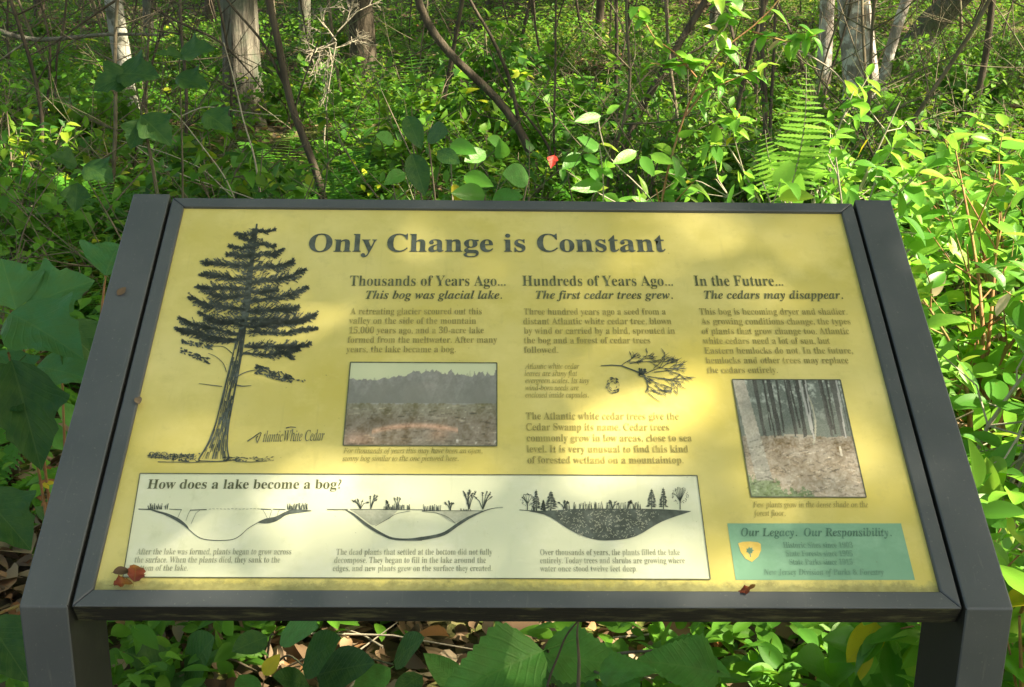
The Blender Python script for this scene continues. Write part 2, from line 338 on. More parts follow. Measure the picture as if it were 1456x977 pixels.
def prism(poly, axis, a, b):
    """poly in the other two axes; axis 0 -> poly=(y,z)"""
    n = len(poly); V = []
    for s in (a, b):
        for q in poly: V.append((s, *q) if axis == 0 else (q[0], q[1], s))
    F = [tuple(range(n)), tuple(range(2*n-1, n-1, -1))]+[(i, n+i, n+(i+1) % n, (i+1) % n) for i in range(n)]
    import bmesh
    bm = bmesh.new(); vs_ = [bm.verts.new(v) for v in V]
    for f in F: bm.faces.new([vs_[i] for i in f])
    bmesh.ops.recalc_face_normals(bm, faces=bm.faces); me = bpy.data.meshes.new('m'); bm.to_mesh(me); bm.free(); return me
def withmat(me, *ms):
    for m_ in ms: me.materials.append(m_)
    return me
hw = PW/2; RW = 0.0185; RB = 0.0215; RTOP = 0.018; UPW = 0.005; DN = -0.026
panel = panel_child('sign_face', withmat(prism([(-hw-.008, -.008), (hw+.008, -.008), (hw+.008, PH+.008), (-hw-.008, PH+.008)], 2, -0.006, 0.0), M['yellow']))
# mitred rails
ox, ib, ot = hw+RW, -RB, PH+RTOP
quads = [[(-ox, ib), (ox, ib), (hw, 0), (-hw, 0)], [(ox, ib+.0004), (ox, ot-.0004), (hw, PH-.0004), (hw, .0004)],
         [(ox, ot), (-ox, ot), (-hw, PH), (hw, PH)], [(-ox, ot-.0004), (-ox, ib+.0004), (-hw, .0004), (-hw, PH-.0004)]]
for k, q in enumerate(quads):
    me = withmat(prism(q, 2, DN, UPW), M['metal'], M['metal_dark'])
    for pl in me.polygons:
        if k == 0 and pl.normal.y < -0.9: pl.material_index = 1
    o = panel_child('frame_rail', me, bevel=0.0022)
panel_child('back_sheet', withmat(prism([(-hw-.004, -.004), (hw+.004, -.004), (hw+.004, PH+.004), (-hw-.004, PH+.004)], 2, -0.022, -0.0185), M['metal']))
# side arms bent down into legs: profile in world (y, z)
def pw(v, wv): q = P0+e2*v+e3*wv; return (q[1], q[2])
A = pw(-RB-.001, UPW+.0015); B = pw(PH+RTOP+.006, UPW+.0015); Cc = pw(PH+RTOP+.006, -.045)
yl = A[0]+0.125
Dz = Cc[1]-(Cc[0]-yl)*math.tan(TILT)
for s in (-1, 1):
    a, b = sorted((s*(ox+.0035), s*(ox+.0035+.0515)))
    me = withmat(prism([(A[0], -0.3), A, B, Cc, (yl, Dz), (yl, -0.3)], 0, a, b), M['metal'])
    me.materials.append(M['metal_shade'])
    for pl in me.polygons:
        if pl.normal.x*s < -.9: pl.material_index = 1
    o = panel_child('leg', me, bevel=0.0025, world=True)
    a, b = sorted((s*(ox-.004), s*(ox+.0045)))
    panel_child('joint_strip', withmat(prism([pw(-RB+.004, -.003), pw(PH+RTOP-.004, -.003), pw(PH+RTOP-.004, -.03), pw(-RB+.004, -.03)], 0, a, b), M['joint']), world=True)

# lettering: the maths serif alphabets of Blender's own built-in font
def cv(s, mode):
    o = ''
    for c in s:
        A0, a0 = {'b': (0x1D400, 0x1D41A), 'i': (0x1D434, 0x1D44E), 'bi': (0x1D468, 0x1D482)}[mode]
        if 'A' <= c <= 'Z': o += chr(A0+ord(c)-65)
        elif c == 'h' and mode == 'i': o += '\u210e'
        elif 'a' <= c <= 'z': o += chr(a0+ord(c)-97)
        elif '0' <= c <= '9': o += chr(0x1D7CE+ord(c)-48)
        else: o += c
    return o
def text_mesh(s, mode, off):
    c = bpy.data.curves.new('t', 'FONT'); c.body = cv(s, mode); c.size = 1; c.offset = off; c.resolution_u = 3
    o = bpy.data.objects.new('t', c); C.objects.link(o); dg = bpy.context.evaluated_depsgraph_get()
    me = bpy.data.meshes.new_from_object(o.evaluated_get(dg)); bpy.data.objects.remove(o); bpy.data.curves.remove(c)
    co = np.empty(len(me.vertices)*3); me.vertices.foreach_get('co', co); return me, co.reshape(-1, 3)
_m, _c = text_mesh('H', 'b', 0); CAPH = _c[:, 1].max()-_c[:, 1].min()
def line(name, s, mode, x0, x1, y, cap, ink, off=0.0, y1=None, parent=None):
    me, co = text_mesh(s, mode, off)
    a = np.array(P(x0, y)); b = np.array(P(x1, y1 if y1 is not None else y)); c = np.array(P(x0, y-cap)); k = np.linalg.norm(c-a)/CAPH
    x = (co[:, 0]-co[:, 0].min())/(co[:, 0].max()-co[:, 0].min()); d = b-a; nrm = np.array([-d[1], d[0]])/np.linalg.norm(d)
    uv = a+x[:, None]*d+co[:, 1:2]*k*nrm
    me.vertices.foreach_set('co', np.c_[uv, np.full(len(uv), 0.0009)].ravel().astype(np.float32)); me.update()
    me.materials.clear(); me.materials.append(M[ink]); me.polygons.foreach_set('material_index', np.zeros(len(me.polygons), np.int32))
    me.name = name; o = add(name, me, parent or panel); return o
line('title_lettering', 'Only Change is Constant', 'b', 438, 947, 358.5, 25, 'ink', 0.004)
for s, x0, x1 in (('Thousands of Years Ago...', 497, 719), ('Hundreds of Years Ago...', 743, 957), ('In the Future...', 988, 1114)):
    line('column_heading', s, 'b', x0, x1, 407, 14.5, 'ink_head', -0.004)
for s, x0, x1 in (('This bog was glacial lake.', 520, 714), ('The first cedar trees grew.', 762, 957), ('The cedars may disappear.', 1002, 1199)):
    line('column_subheading', s, 'bi', x0, x1, 425.5, 11.5, 'ink_head', 0.003)
def para(lines, y0, dy, cap, ink, mode='b', off=-0.001, name='text_line'):
    for i, (s, x0, x1) in enumerate(lines): line(name, s, mode, x0, x1, y0+i*dy, cap, ink, off)
para([('A retreating glacier scoured out this', 498, 685), ('valley on the side of the mountain', 496, 677), ('15,000 years ago, and a 30-acre lake', 496, 688),
      ('formed from the meltwater. After many', 494, 707), ('years, the lake became a bog.', 492, 648)], 447.5, 13.5, 9, 'ink_fade')
para([('Three hundred years ago a seed from a', 745, 947), ('distant Atlantic white cedar tree, blown', 744, 955), ('by wind or carried by a bird, sprouted in', 745, 960),
      ('the bog and a forest of cedar trees', 745, 925), ('followed.', 745, 794)], 448, 13.6, 9, 'ink_fade')
para([('This bog is becoming dryer and shadier.', 995, 1205), ('As growing conditions change, the types', 997, 1210), ('of plants that grow change too. Atlantic', 998, 1208),
      ('white cedars need a lot of sun, but', 1000, 1181), ('Eastern hemlocks do not. In the future,', 1002, 1213), ('hemlocks and other trees may replace', 1004, 1207), ('the cedars entirely.', 1006, 1106)], 448, 13.85, 9, 'ink_fade')
para([('The Atlantic white cedar trees give the', 748, 966), ('Cedar Swamp its name. Cedar trees', 748, 952), ('commonly grow in low areas, close to sea', 749, 984),
      ('level. It is very unusual to find this kind', 749, 979), ('of forested wetland on a mountaintop.', 750, 972)], 597, 15.6, 10, 'ink_fade')
para([('Atlantic white cedar', 746, 824), ('leaves are shiny flat', 746, 821), ('evergreen scales. Its tiny', 747, 838), ('wind-born seeds are', 747, 823), ('enclosed inside capsules.', 747, 837)], 525, 10.2, 7.5, 'ink_fade', 'i', 0.006, 'caption_line')
para([('For thousands of years this may have been an open,', 488, 686), ('sunny bog similar to the one pictured here.', 487, 652)], 645, 11, 7.5, 'ink_fade', 'i', 0.006, 'caption_line')
para([('Few plants grow in the dense shade on the', 1071, 1235), ('forest floor.', 1072, 1117)], 722, 12, 8, 'ink_fade', 'i', 0.004, 'caption_line')
line('box_heading', 'How does a lake become a bog?', 'b', 209, 485, 695.5, 13, 'ink_head', 0.0)
para([('After the lake was formed, plants began to grow across', 194, 414), ('the surface. When the plants died, they sank to the', 191, 398), ('bottom of the lake.', 188, 267)], 789, 11.6, 8.5, 'ink_fade_cream')
para([('The dead plants that settled at the bottom did not fully', 478, 700), ('decompose. They began to fill in the lake around the', 475, 691), ('edges, and new plants grew on the surface they created.', 473, 700)], 789.5, 11.6, 8.5, 'ink_fade_cream')
para([('Over thousands of years, the plants filled the lake', 768, 967), ('entirely. Today trees and shrubs are growing where', 768, 974), ('water once stood twelve feet deep.', 768, 906)], 790, 11.6, 8.5, 'ink_fade_cream')
line('banner_heading', 'Our Legacy.  Our Responsibility.', 'bi', 1054, 1268, 763, 11.5, 'ink_faint', 0.004).data.materials[0] = ink_mat('banner_ink', (0.06, 0.14, 0.10))
para([('Historic Sites since 1903', 1114, 1213), ('State Forests since 1905', 1118, 1213), ('State Parks since 1915', 1123, 1213)], 779.5, 12, 8, 'ink_faint', 'b', -0.004)
line('banner_line', 'New Jersey Division of Parks & Forestry', 'bi', 1086, 1257, 818, 8.5, 'ink_faint')
line('drawing_title', 'tlanticWhite Cedar', 'i', 374, 461, 629, 15, 'ink', -0.002, 627)

# flat prints
def flat(name, polys, m, z, parent=None):
    V, F = [], []
    for q in polys:
        b = len(V); V += [(*P(*c), z) for c in q]; F.append(tuple(range(b, b+len(q))))
    me = mesh_from(name, V, F, m)
    for pl in me.polygons:
        if pl.normal.z < 0: pl.flip()
    return add(name, me, parent or panel)
class Ink:
    def __init__(s): s.q = []
    def stroke(s, pts, w0, w1=None, taper=True):
        pts = np.asarray(pts, float)
        if len(pts) < 2: return
        w1 = w0 if w1 is None else w1; tg = unit(np.gradient(pts, axis=0)); nn = np.c_[-tg[:, 1], tg[:, 0]]; w_ = np.linspace(w0, w1, len(pts))/2
        a, b = pts+nn*w_[:, None], pts-nn*w_[:, None]
        for i in range(len(pts)-1): s.q.append([a[i], a[i+1], b[i+1], b[i]])
    def shard(s, p, ang, L, wd):
        d = np.array([math.cos(ang), math.sin(ang)]); n = np.array([-d[1], d[0]]); p = np.asarray(p, float)
        s.q.append([p-d*L*.5, p+n*wd*.5, p+d*L*.5, p-n*wd*.5])
    def poly(s, pts): s.q.append([np.array(c, float) for c in pts])
    def build(s, name, m='ink', z=0.0011, parent=None): return flat(name, s.q, M[m], z, parent)
rnd = random.random
box = [(199.5, 674), (991, 677), (1010, 824.5), (175, 821.5)]
flat('cream_box', [box], M['cream'], 0.0004)
ik = Ink()
for a, b in zip(box, box[1:]+box[:1]): ik.stroke([a, b], 1.3)
ph1 = [(498.5, 516), (706.5, 517), (706.5, 635), (488, 634)]; ph2 = [(1041, 540.5), (1194.5, 541), (1231.5, 708), (1068, 707.5)]
for q in (ph1, ph2):
    for a, b in zip(q, q[1:]+q[:1]): ik.stroke([a, b], 1.5)
ik.build('keyline', 'ink_line', 0.0013)
teal = [(1034, 744.5), (1281, 744.5), (1301, 825), (1046, 825)]
flat('green_banner', [teal], M['teal'], 0.0004)
# printed photographs, coloured per vertex
def valnoise(h, w_, cell, g):
    a = g.random((h//cell+3, w_//cell+3)); yy = np.arange(h)/cell; xx = np.arange(w_)/cell; yi, xi = yy.astype(int), xx.astype(int)
    fy, fx = (yy-yi)[:, None], (xx-xi)[None]; fy = fy*fy*(3-2*fy); fx = fx*fx*(3-2*fx)
    return (a[yi][:, xi]*(1-fx)+a[yi][:, xi+1]*fx)*(1-fy)+(a[yi+1][:, xi]*(1-fx)+a[yi+1][:, xi+1]*fx)*fy
def fb(h, w_, cells, g): return sum(valnoise(h, w_, c, g)*k for c, k in cells)/sum(k for c, k in cells)
def photo(name, quad, img):
    h, w_, _ = img.shape; q = np.array([P(*c) for c in quad]); v_, u_ = np.meshgrid(np.linspace(0, 1, h), np.linspace(0, 1, w_), indexing='ij')
    xy = (q[0]*((1-u_)*(1-v_))[..., None]+q[1]*(u_*(1-v_))[..., None]+q[2]*(u_*v_)[..., None]+q[3]*((1-u_)*v_)[..., None]).reshape(-1, 2)
    I = (np.arange(h-1)[:, None]*w_+np.arange(w_-1)[None]).ravel()
    me = mesh_from(name, np.c_[xy, np.full(len(xy), .0008)], np.c_[I+w_, I+w_+1, I+1, I], M['photo'])
    a = me.color_attributes.new('print', 'FLOAT_COLOR', 'POINT'); a.data.foreach_set('color', np.c_[img.reshape(-1, 3), np.ones(h*w_)].astype(np.float32).ravel())
    return add(name, me, panel)
g = np.random.default_rng(5); h, w_ = 120, 210
yy, xx = np.mgrid[0:h, 0:w_]; u, v = xx/w_, yy/h
img = np.empty((h, w_, 3)); sk = np.array([.50, .53, .36]); img[:] = sk
n1 = fb(h, w_, [(22, 1), (9, 1), (4, .8), (2, .6)], g); n2 = fb(h, w_, [(14, 1), (5, 1), (2, 1)], g)
spk = np.interp(np.arange(w_), np.arange(0, w_, 3), g.random(len(range(0, w_, 3))))**2
tl = .20-.07*u+.035*np.sin(u*9)+.05*(n1-.5)-.06*spk[None]*(.4+u)
trm = v > tl; img[trm] = (np.array([.225, .22, .215])+(n2[..., None]-.5)*.16)[trm]
lo = v > (.50+.05*(n2-.5)); k = np.clip((v-.47)/.25, 0, 1)[..., None]
fld = (np.array([.20, .19, .14])*(1-k)+np.array([.20, .165, .135])*k)+(n2[..., None]-.5)*.24; img[lo] = fld[lo]
arc = np.exp(-((v-(.76+.20*(u-.48)**2*4))/.028)**2)*(u > .18)*(u < .74)+np.exp(-(((u-.08)/.09)**2+((v-.93)/.09)**2))*.8+np.exp(-(((u-.62)/.06)**2+((v-.86)/.08)**2))*.6
img += arc[..., None]*np.array([.25, .12, .08])*(.6+n2[..., None])
img[(n2 > .80) & lo & (u > .6)] += .18
for _ in range(46):
    x_ = g.random(); hh_ = .04+.10*g.random()*(.3+x_); wd_ = .008+.012*g.random(); top_ = .22-.08*x_-hh_*.6+.03*g.random(); c = (np.abs(u-x_) < wd_*(v-top_)/hh_) & (v > top_) & (v < .50); img[c] = img[c]*.75+np.array([.17, .17, .16])*.25
for _ in range(160):
    x_, y_ = g.random(), .52+.46*g.random(); c = (np.abs(u-x_) < .004+.02*g.random()) & (np.abs(v-y_) < .008); img[c] *= (.7 if g.random() < .6 else 1.3)
photo('bog_photograph', ph1, np.clip(img, .02, 1))
h, w_ = 170, 156; yy, xx = np.mgrid[0:h, 0:w_]; u, v = xx/w_, yy/h
n1 = fb(h, w_, [(18, 1), (8, 1), (4, 1), (2, 1)], g); n2 = fb(h, w_, [(12, 1), (5, 1), (2, 1.2)], g); n3 = g.random((h, w_))
img = np.empty((h, w_, 3)); img[:] = np.array([.13, .15, .14])
skyb = np.clip((n1-.47)*5, 0, 1)*np.clip(1-v/.42, 0, 1); img += skyb[..., None]*np.array([.34, .36, .34])
for x0, wd, dk, ln in ((.20, .018, .05, .02), (.33, .022, .04, .03), (.66, .02, .05, -.03), (.50, .012, .05, .0), (.80, .015, .06, .02), (.92, .03, .07, 0)):
    c = np.abs(u-(x0+ln*v)) < wd*(1-.3*v); c &= v < .50; img[c] = (dk+.05*n2[c])[:, None]
gnd = v > (.50+.04*(n1-.5)); k = np.clip((v-.5)/.5, 0, 1)[..., None]
gc = np.array([.20, .17, .14])*(1-k)+np.array([.46, .38, .31])*k+(n2[..., None]-.5)*.34; img[gnd] = gc[gnd]
grn = gnd & (v > .80+.35*u-.25*(n1-.5)) & (u < .55); img[grn] = (np.array([.20, .25, .15])+(n2[..., None]-.5)*.25)[grn]
tx = .055+.10*v; tw = .055+.02*v; c = (np.abs(u-tx) < tw) & (v < .86); img[c] = (np.array([.42, .40, .36])*(.75+.6*(n2[..., None]-.5)))[c]
cur = np.abs(u-(.69-.55*(v-.3)**2*1.6)) < .008; c = cur & (v > .12) & (v < .57); img[c] = (.33, .32, .27)
c = (np.abs(v-(.475+.03*u)) < .010) & (u > .38) & (u < .66); img[c] = (.27, .25, .22)
c = (np.abs(u-.86) < .010) & (v > .58) & (v < .66); img[c] = (.5, .46, .40)
for _ in range(16):
    x_ = .15+.85*g.random(); wd_ = .004+.006*g.random(); ln_ = (g.random()-.5)*.12; c = (np.abs(u-(x_+ln_*v)) < wd_) & (v < .42+.10*g.random()); img[c] = (.06+.28*(g.random() < .35))
for _ in range(240):
    x_, y_ = g.random(), .52+.46*g.random(); w2 = .01+.03*g.random(); c = (np.abs(u-x_) < w2) & (np.abs(v-y_-(u-x_)*(g.random()-.5)) < .005); img[c] *= (.65 if g.random() < .55 else 1.3)
photo('forest_floor_photograph', ph2, np.clip(img+(n3[..., None]-.5)*.05, .02, 1))

# the cedar drawing
def cp(x, y): return (200+x/2.4425, 280+y/2.4425)       # coordinates read off an enlarged crop
ik = Ink()
Lx = [(401, 95), (386, 200), (368, 280), (356, 370), (345, 450), (318, 560), (288, 680), (262, 790), (235, 860), (203, 912)]
Rx = [(407, 95), (397, 200), (387, 300), (380, 400), (365, 460), (350, 560), (327, 680), (306, 790), (299, 870), (308, 912)]
L_ = smooth_path(Lx, 60); R_ = smooth_path(Rx, 60)
ik.poly([cp(*c) for c in L_[:28]]+[cp(*c) for c in R_[:28][::-1]])
ik.stroke([cp(*c) for c in L_[27:]], 1.5, 2.4); ik.stroke([cp(*c) for c in R_[27:]], 1.7, 2.2)
for j in range(22):
    f = (j+.5)/22; path = L_*(1-f)+R_*f; i = 26
    while i < 58:
        n_ = random.randint(3, 9); seg = path[i:i+n_]+np.array([[rnd()*3-1.5, 0]])
        if len(seg) > 1: ik.stroke([cp(*c) for c in seg], .5+1.5*rnd()*(0.6+f), .4+rnd())
        i += n_+random.randint(0, 2 if f > .4 else 4)
br = [(398, 128, 330, 142, 5), (400, 120, 466, 126, 6), (396, 150, 345, 152, 5), (398, 160, 470, 180, 6), (392, 178, 308, 182, 6), (392, 205, 302, 210, 9), (394, 205, 492, 197, 9), (388, 240, 220, 232, 11), (390, 250, 527, 235, 13),
      (380, 285, 213, 278, 12), (385, 300, 562, 270, 14), (376, 320, 203, 318, 13), (380, 330, 470, 335, 12), (372, 345, 240, 350, 12), (378, 365, 573, 328, 12), (368, 395, 178, 362, 15), (372, 400, 540, 390, 16), (362, 430, 235, 440, 14), (368, 425, 603, 425, 15),
      (355, 450, 205, 415, 8), (360, 450, 470, 455, 14), (368, 440, 580, 435, 10), (345, 480, 137, 428, 12), (340, 500, 125, 462, 11), (330, 505, 150, 478, 10), (375, 470, 612, 468, 8), (360, 520, 582, 518, 13), (355, 545, 545, 545, 10), (470, 530, 528, 572, 9)]
for x0, y0, x1, y1, th in br:
    d = 1 if x1 > x0 else -1; Ln = abs(x1-x0); bow = .035*Ln; th = th*1.25; y1 = y1-8
    ph_ = rnd()*6; f = lambda s, ph_=ph_: (x0+(x1-x0)*s, y0+(y1-y0)*s+bow*math.sin(math.pi*s)*1.1+th*.42*math.sin(7*s+ph_)*s)
    ik.stroke([cp(*f(s)) for s in np.linspace(0, 1, 9)], th*.28, .5)
    for _ in range(int(Ln/1.25)):
        q0 = rnd()**.75; x, y = f(q0); env = th*(.75+1.15*math.sin(math.pi*min(1, q0*.9+.1)))
        a_ = (-1.0+1.7*rnd()); l = env*(.5+.9*rnd()); x2, y2 = x+d*l*math.cos(a_), y+l*math.sin(a_)
        ik.stroke([cp(x, y), cp((x+x2)/2, (y+y2)/2+1.5), cp(x2, y2)], 1.1, .5)
        for _ in range(3): u_ = .3+.7*rnd(); ik.shard(cp(x+(x2-x)*u_+rnd()*5-2.5, y+(y2-y)*u_+rnd()*5-2.5), (math.pi if d < 0 else 0)+d*(a_+rnd()*1.2-.6), (4+8*rnd())/2.44, (2+3*rnd())/2.44)
for _ in range(900):
    y = 120+rnd()*360; c = 395-(y-120)*.13; hw_ = (10+(y-120)*.52)*(1.0+.25*math.sin(y*.16)); sg = -1 if rnd() < .5 else 1; q0 = rnd()**1.1; x = c+sg*hw_*q0*.85
    ik.shard(cp(x, y-q0*14), sg*(-.35-.5*q0)+(rnd()-.5)*.9, (5+11*rnd())/2.44, (1.5+2.6*rnd())/2.44)
for _ in range(560):
    y = 110+rnd()*375; c = 396-(y-110)*.13; hw_ = 5+(y-110)*.22; x = c+np.random.default_rng(int(rnd()*1e9)).normal(0, 1)*hw_*.6
    ik.shard(cp(x, y), (-.3 if x > c else .3)+(rnd()-.5)*1.1, (8+12*rnd())/2.44, (2.5+4*rnd())/2.44)
for pts, wd in (([(298, 610), (290, 580), (262, 555), (235, 545)], 1.2), ([(322, 640), (345, 618), (380, 605), (420, 602)], 1.6), ([(283, 660), (240, 655), (202, 650)], 1.2), ([(330, 655), (355, 660), (385, 657)], 2.2), ([(318, 545), (290, 520), (240, 520)], 1.2), ([(346, 560), (362, 540), (400, 528)], 2.0)):
    ik.stroke([cp(*c) for c in smooth_path(pts, 12)], wd, .7)
for x0, y0, x1, y1, n_, th in ((145, 505, 250, 525, 55, 10), (138, 535, 240, 572, 60, 12), (400, 600, 525, 635, 130, 20), (500, 630, 575, 640, 14, 5)):
    for _ in range(n_):
        s = rnd(); ik.shard(cp(x0+(x1-x0)*s, y0+(y1-y0)*s+(rnd()-.5)*th*1.6), rnd()*1.4-.4, 4+3*rnd(), 1.5+1.5*rnd())
# ground strokes under the drawn tree
for _ in range(150):
    x = 25+rnd()*180; y = 893+rnd()*26*(.4+x/220); ik.shard(cp(x, y), rnd()*3, (6+9*rnd())/2.44, (2+3.5*rnd())/2.44)
for _ in range(100):
    x = 290+rnd()**1.6*170; y = 905+rnd()*14; ik.shard(cp(x, y), -.4+rnd()*.6, (6+10*rnd())/2.44, (1.5+2.5*rnd())/2.44)
for x0, x1, y in ((25, 130, 905), (100, 190, 897), (60, 300, 922), (200, 330, 918), (330, 440, 921), (110, 180, 903)): ik.stroke([cp(x0, y), cp((x0+x1)/2, y+2), cp(x1, y-2)], 1.1, .8)
for x in (40, 60, 82):
    ik.stroke([cp(x+9*math.cos(a_), 895+7*math.sin(a_)) for a_ in np.linspace(0, 6.3, 10)], .9)
for pts in ([(371, 851), (400, 832), (428, 808), (405, 855)], [(408, 832), (400, 840), (406, 858)], [(505, 805), (520, 800), (540, 803)]): ik.stroke([cp(*c) for c in smooth_path(pts, 9)], 1.6, 1.0)
ik.build('cedar_drawing')
# cedar sprig and cone
ik = Ink()
def sprig(x, y, a_, l, d, w0):
    if d == 0 or l < 3: return
    x2, y2 = x+l*math.cos(a_), y+l*math.sin(a_)*.8; ik.stroke([(x, y), ((x+x2)/2+rnd()-.5, (y+y2)/2+rnd()-.5), (x2, y2)], w0, w0*.7)
    for _ in range(3): sprig(x+(x2-x)*(.5+rnd()*.5), y+(y2-y)*(.5+rnd()*.5), a_+(rnd()-.5)*1.5, l*(.6+.25*rnd()), d-1, w0*.8)
ik.stroke([(854, 521), (870, 520), (884, 521), (905, 529), (918, 536)], 1.2, 2.2)
for x, y, a_, l, d in ((884, 520, -.7, 15, 4), (895, 518, -.25, 20, 4), (918, 532, -.5, 24, 4), (930, 530, -.15, 22, 4), (920, 536, .15, 26, 4), (922, 538, .75, 20, 4), (918, 540, 1.25, 16, 3), (940, 524, -.8, 16, 3), (922, 560, .75, 22, 1), (925, 555, .5, 18, 1), (910, 536, .3, 12, 3)): sprig(x, y, a_, l, d, 1.2)
for _ in range(26): ik.shard((908+rnd()*10, 525+rnd()*10), rnd()*3, 4, 3)
for _ in range(46):
    a_ = rnd()*6.28; r = 3+8*rnd()**.5; ik.shard((872+r*.95*math.cos(a_), 549+r*1.1*math.sin(a_)), a_+1.57, 4+2*rnd(), .9+.9*rnd())
ik.build('sprig_drawing')
# the three cross sections
ik = Ink(); gk = Ink()
def bp(x, y): return (170+x/3.386, 660+y/3.386)
def bq(x, y): return (600+x/3.467, 660+y/3.467)
def tuft(f, x0, x1, y, h_, n_, lean=.5):
    for _ in range(n_):
        x = x0+(x1-x0)*rnd(); a_ = (rnd()-.5)*lean; hh = h_*(.4+.6*rnd()); ik.stroke([f(x, y+2), f(x+a_*hh*.6, y-hh*.6), f(x+a_*hh, y-hh)], 1.0, .5)
        if rnd() < .6: ik.shard(f(x+a_*hh, y-hh), rnd()*3, 2.2, 1.1)
def shrubk(f, x, y, h_, n_=6, sp=.9):
    for _ in range(n_):
        a_ = (rnd()-.5)*2*sp; x2, y2 = x+math.sin(a_)*h_, y-math.cos(a_)*h_*(.7+.3*rnd()); m_ = (x+.4*(x2-x), y-.45*h_)
        ik.stroke([f(x, y), f(*m_), f(x2, y2)], 1.3, .7)
        for _ in range(7): s = .5+.5*rnd(); ik.shard(f(m_[0]+(x2-m_[0])*s+(rnd()-.5)*7, m_[1]+(y2-m_[1])*s+(rnd()-.5)*6), rnd()*3, 2.3, 1.3)
def conifer(f, x, y, h_, wd):
    ik.stroke([f(x, y), f(x, y-h_)], 1.4, .6)
    for i in range(11):
        s = i/11; yy_ = y-h_*(.15+.85*s); ww = wd*(1-s)**.8+2
        for sg in (-1, 1):
            for _ in range(3): ik.shard(f(x+sg*ww*(.2+.6*rnd()), yy_+4*rnd()), sg*.25, ww*.55/3.4+1, 1.6)
def roundtree(f, x, y, h_, wd):
    ik.stroke([f(x, y), f(x, y-h_*.5)], 1.5, 1.0)
    for _ in range(9): a_ = (rnd()-.5)*2.2; ik.stroke([f(x, y-h_*.35), f(x+math.sin(a_)*wd*.5, y-h_*.6), f(x+math.sin(a_)*wd, y-h_*(.55+.4*math.cos(a_)))], .9, .5)
    for _ in range(60): a_ = rnd()*6.28; r = .75+.3*rnd(); ik.shard(f(x+math.cos(a_)*wd*r, y-h_*.62+math.sin(a_)*h_*.36*r), rnd()*3, 2, .9)
def band(f, top, bot, k=ik):
    t_, b_ = smooth_path(top, 24), smooth_path(bot, 24)
    for i in range(23): k.q.append([f(*t_[i]), f(*t_[i+1]), f(*b_[i+1]), f(*b_[i])])
    k.q = [[np.array(c, float) for c in q] for q in k.q]
ik.stroke([bp(92, 219), bp(150, 221)], 1.3); band(bp, [(140, 215), (175, 225), (230, 238), (290, 265), (330, 300), (338, 322)], [(140, 219), (170, 232), (215, 245), (265, 270), (310, 298), (338, 322)])
ik.stroke([bp(*c) for c in smooth_path([(336, 318), (365, 345), (400, 365), (470, 371), (545, 368), (580, 350), (620, 310), (665, 285)], 30)], 1.0, .8)
band(bp, [(665, 282), (705, 262), (750, 258), (790, 235), (830, 218), (925, 225)], [(665, 284), (700, 290), (735, 285), (770, 272), (800, 245), (925, 228)])
ik.stroke([bp(240, 219), bp(300, 222)], .9); ik.stroke([bp(340, 224), bp(420, 221)], 1.2)
for i in range(14): ik.stroke([bp(430+i*18, 217+rnd()*3), bp(441+i*18, 217+rnd()*3)], .5)
ik.stroke([bp(680, 219), bp(730, 220)], 1.3); ik.stroke([bp(740, 219), bp(800, 221)], 1.1)
for x0, x1, y1 in ((345, 320, 275), (390, 345, 290), (300, 280, 262), (690, 712, 262), (735, 722, 262), (770, 755, 262)): ik.stroke([bp(x0, 222), bp((x0+x1)/2, 240), bp(x1, y1)], .5)
tuft(bp, 140, 235, 219, 28, 26); tuft(bp, 810, 920, 219, 28, 34)
# second: peat lens with open water
ik.stroke([bp(1000, 221), bp(1100, 221)], 1.2)
rim = [(1085, 219), (1130, 238), (1180, 280), (1240, 320), (1310, 358), (1400, 362), (1456, 352)]
band(bp, rim, [(1085, 222), (1125, 246), (1170, 290), (1230, 330), (1310, 369), (1400, 371), (1456, 371)])
rim2 = [(0, 361), (60, 352), (110, 340), (165, 298), (230, 258), (300, 232), (350, 217), (400, 215)]
band(bq, rim2, [(0, 378), (60, 368), (118, 355), (175, 310), (240, 268), (300, 238), (350, 219), (400, 217)])
band(bp, [(1110, 221), (1200, 222), (1340, 224)], [(1140, 240), (1220, 300), (1300, 265)], gk)
band(bq, [(40, 232), (170, 232), (290, 232)], [(70, 240), (160, 296), (290, 236)], gk)
ik.stroke([bp(1110, 220), bp(1460, 222)], .8); ik.stroke([bq(0, 231), bq(300, 233)], .8)
ik.stroke([bp(*c) for c in smooth_path([(1232, 300), (1290, 268), (1330, 240), (1400, 228)], 14)], .6); ik.stroke([bq(*c) for c in smooth_path([(0, 236), (70, 242), (130, 262), (165, 295)], 14)], .6)
shrubk(bp, 1160, 218, 58, 5, .9); shrubk(bp, 1210, 218, 74, 5, .5); tuft(bp, 1260, 1400, 221, 26, 34); shrubk(bp, 1300, 218, 45, 3, .4); shrubk(bp, 1340, 218, 60, 3, .4)
tuft(bq, 10, 90, 232, 30, 24); shrubk(bq, 140, 230, 50, 5, .6); shrubk(bq, 232, 226, 100, 6, .45); shrubk(bq, 222, 200, 80, 3, -.9); shrubk(bq, 300, 226, 95, 6, .6); tuft(bq, 190, 240, 232, 14, 8)
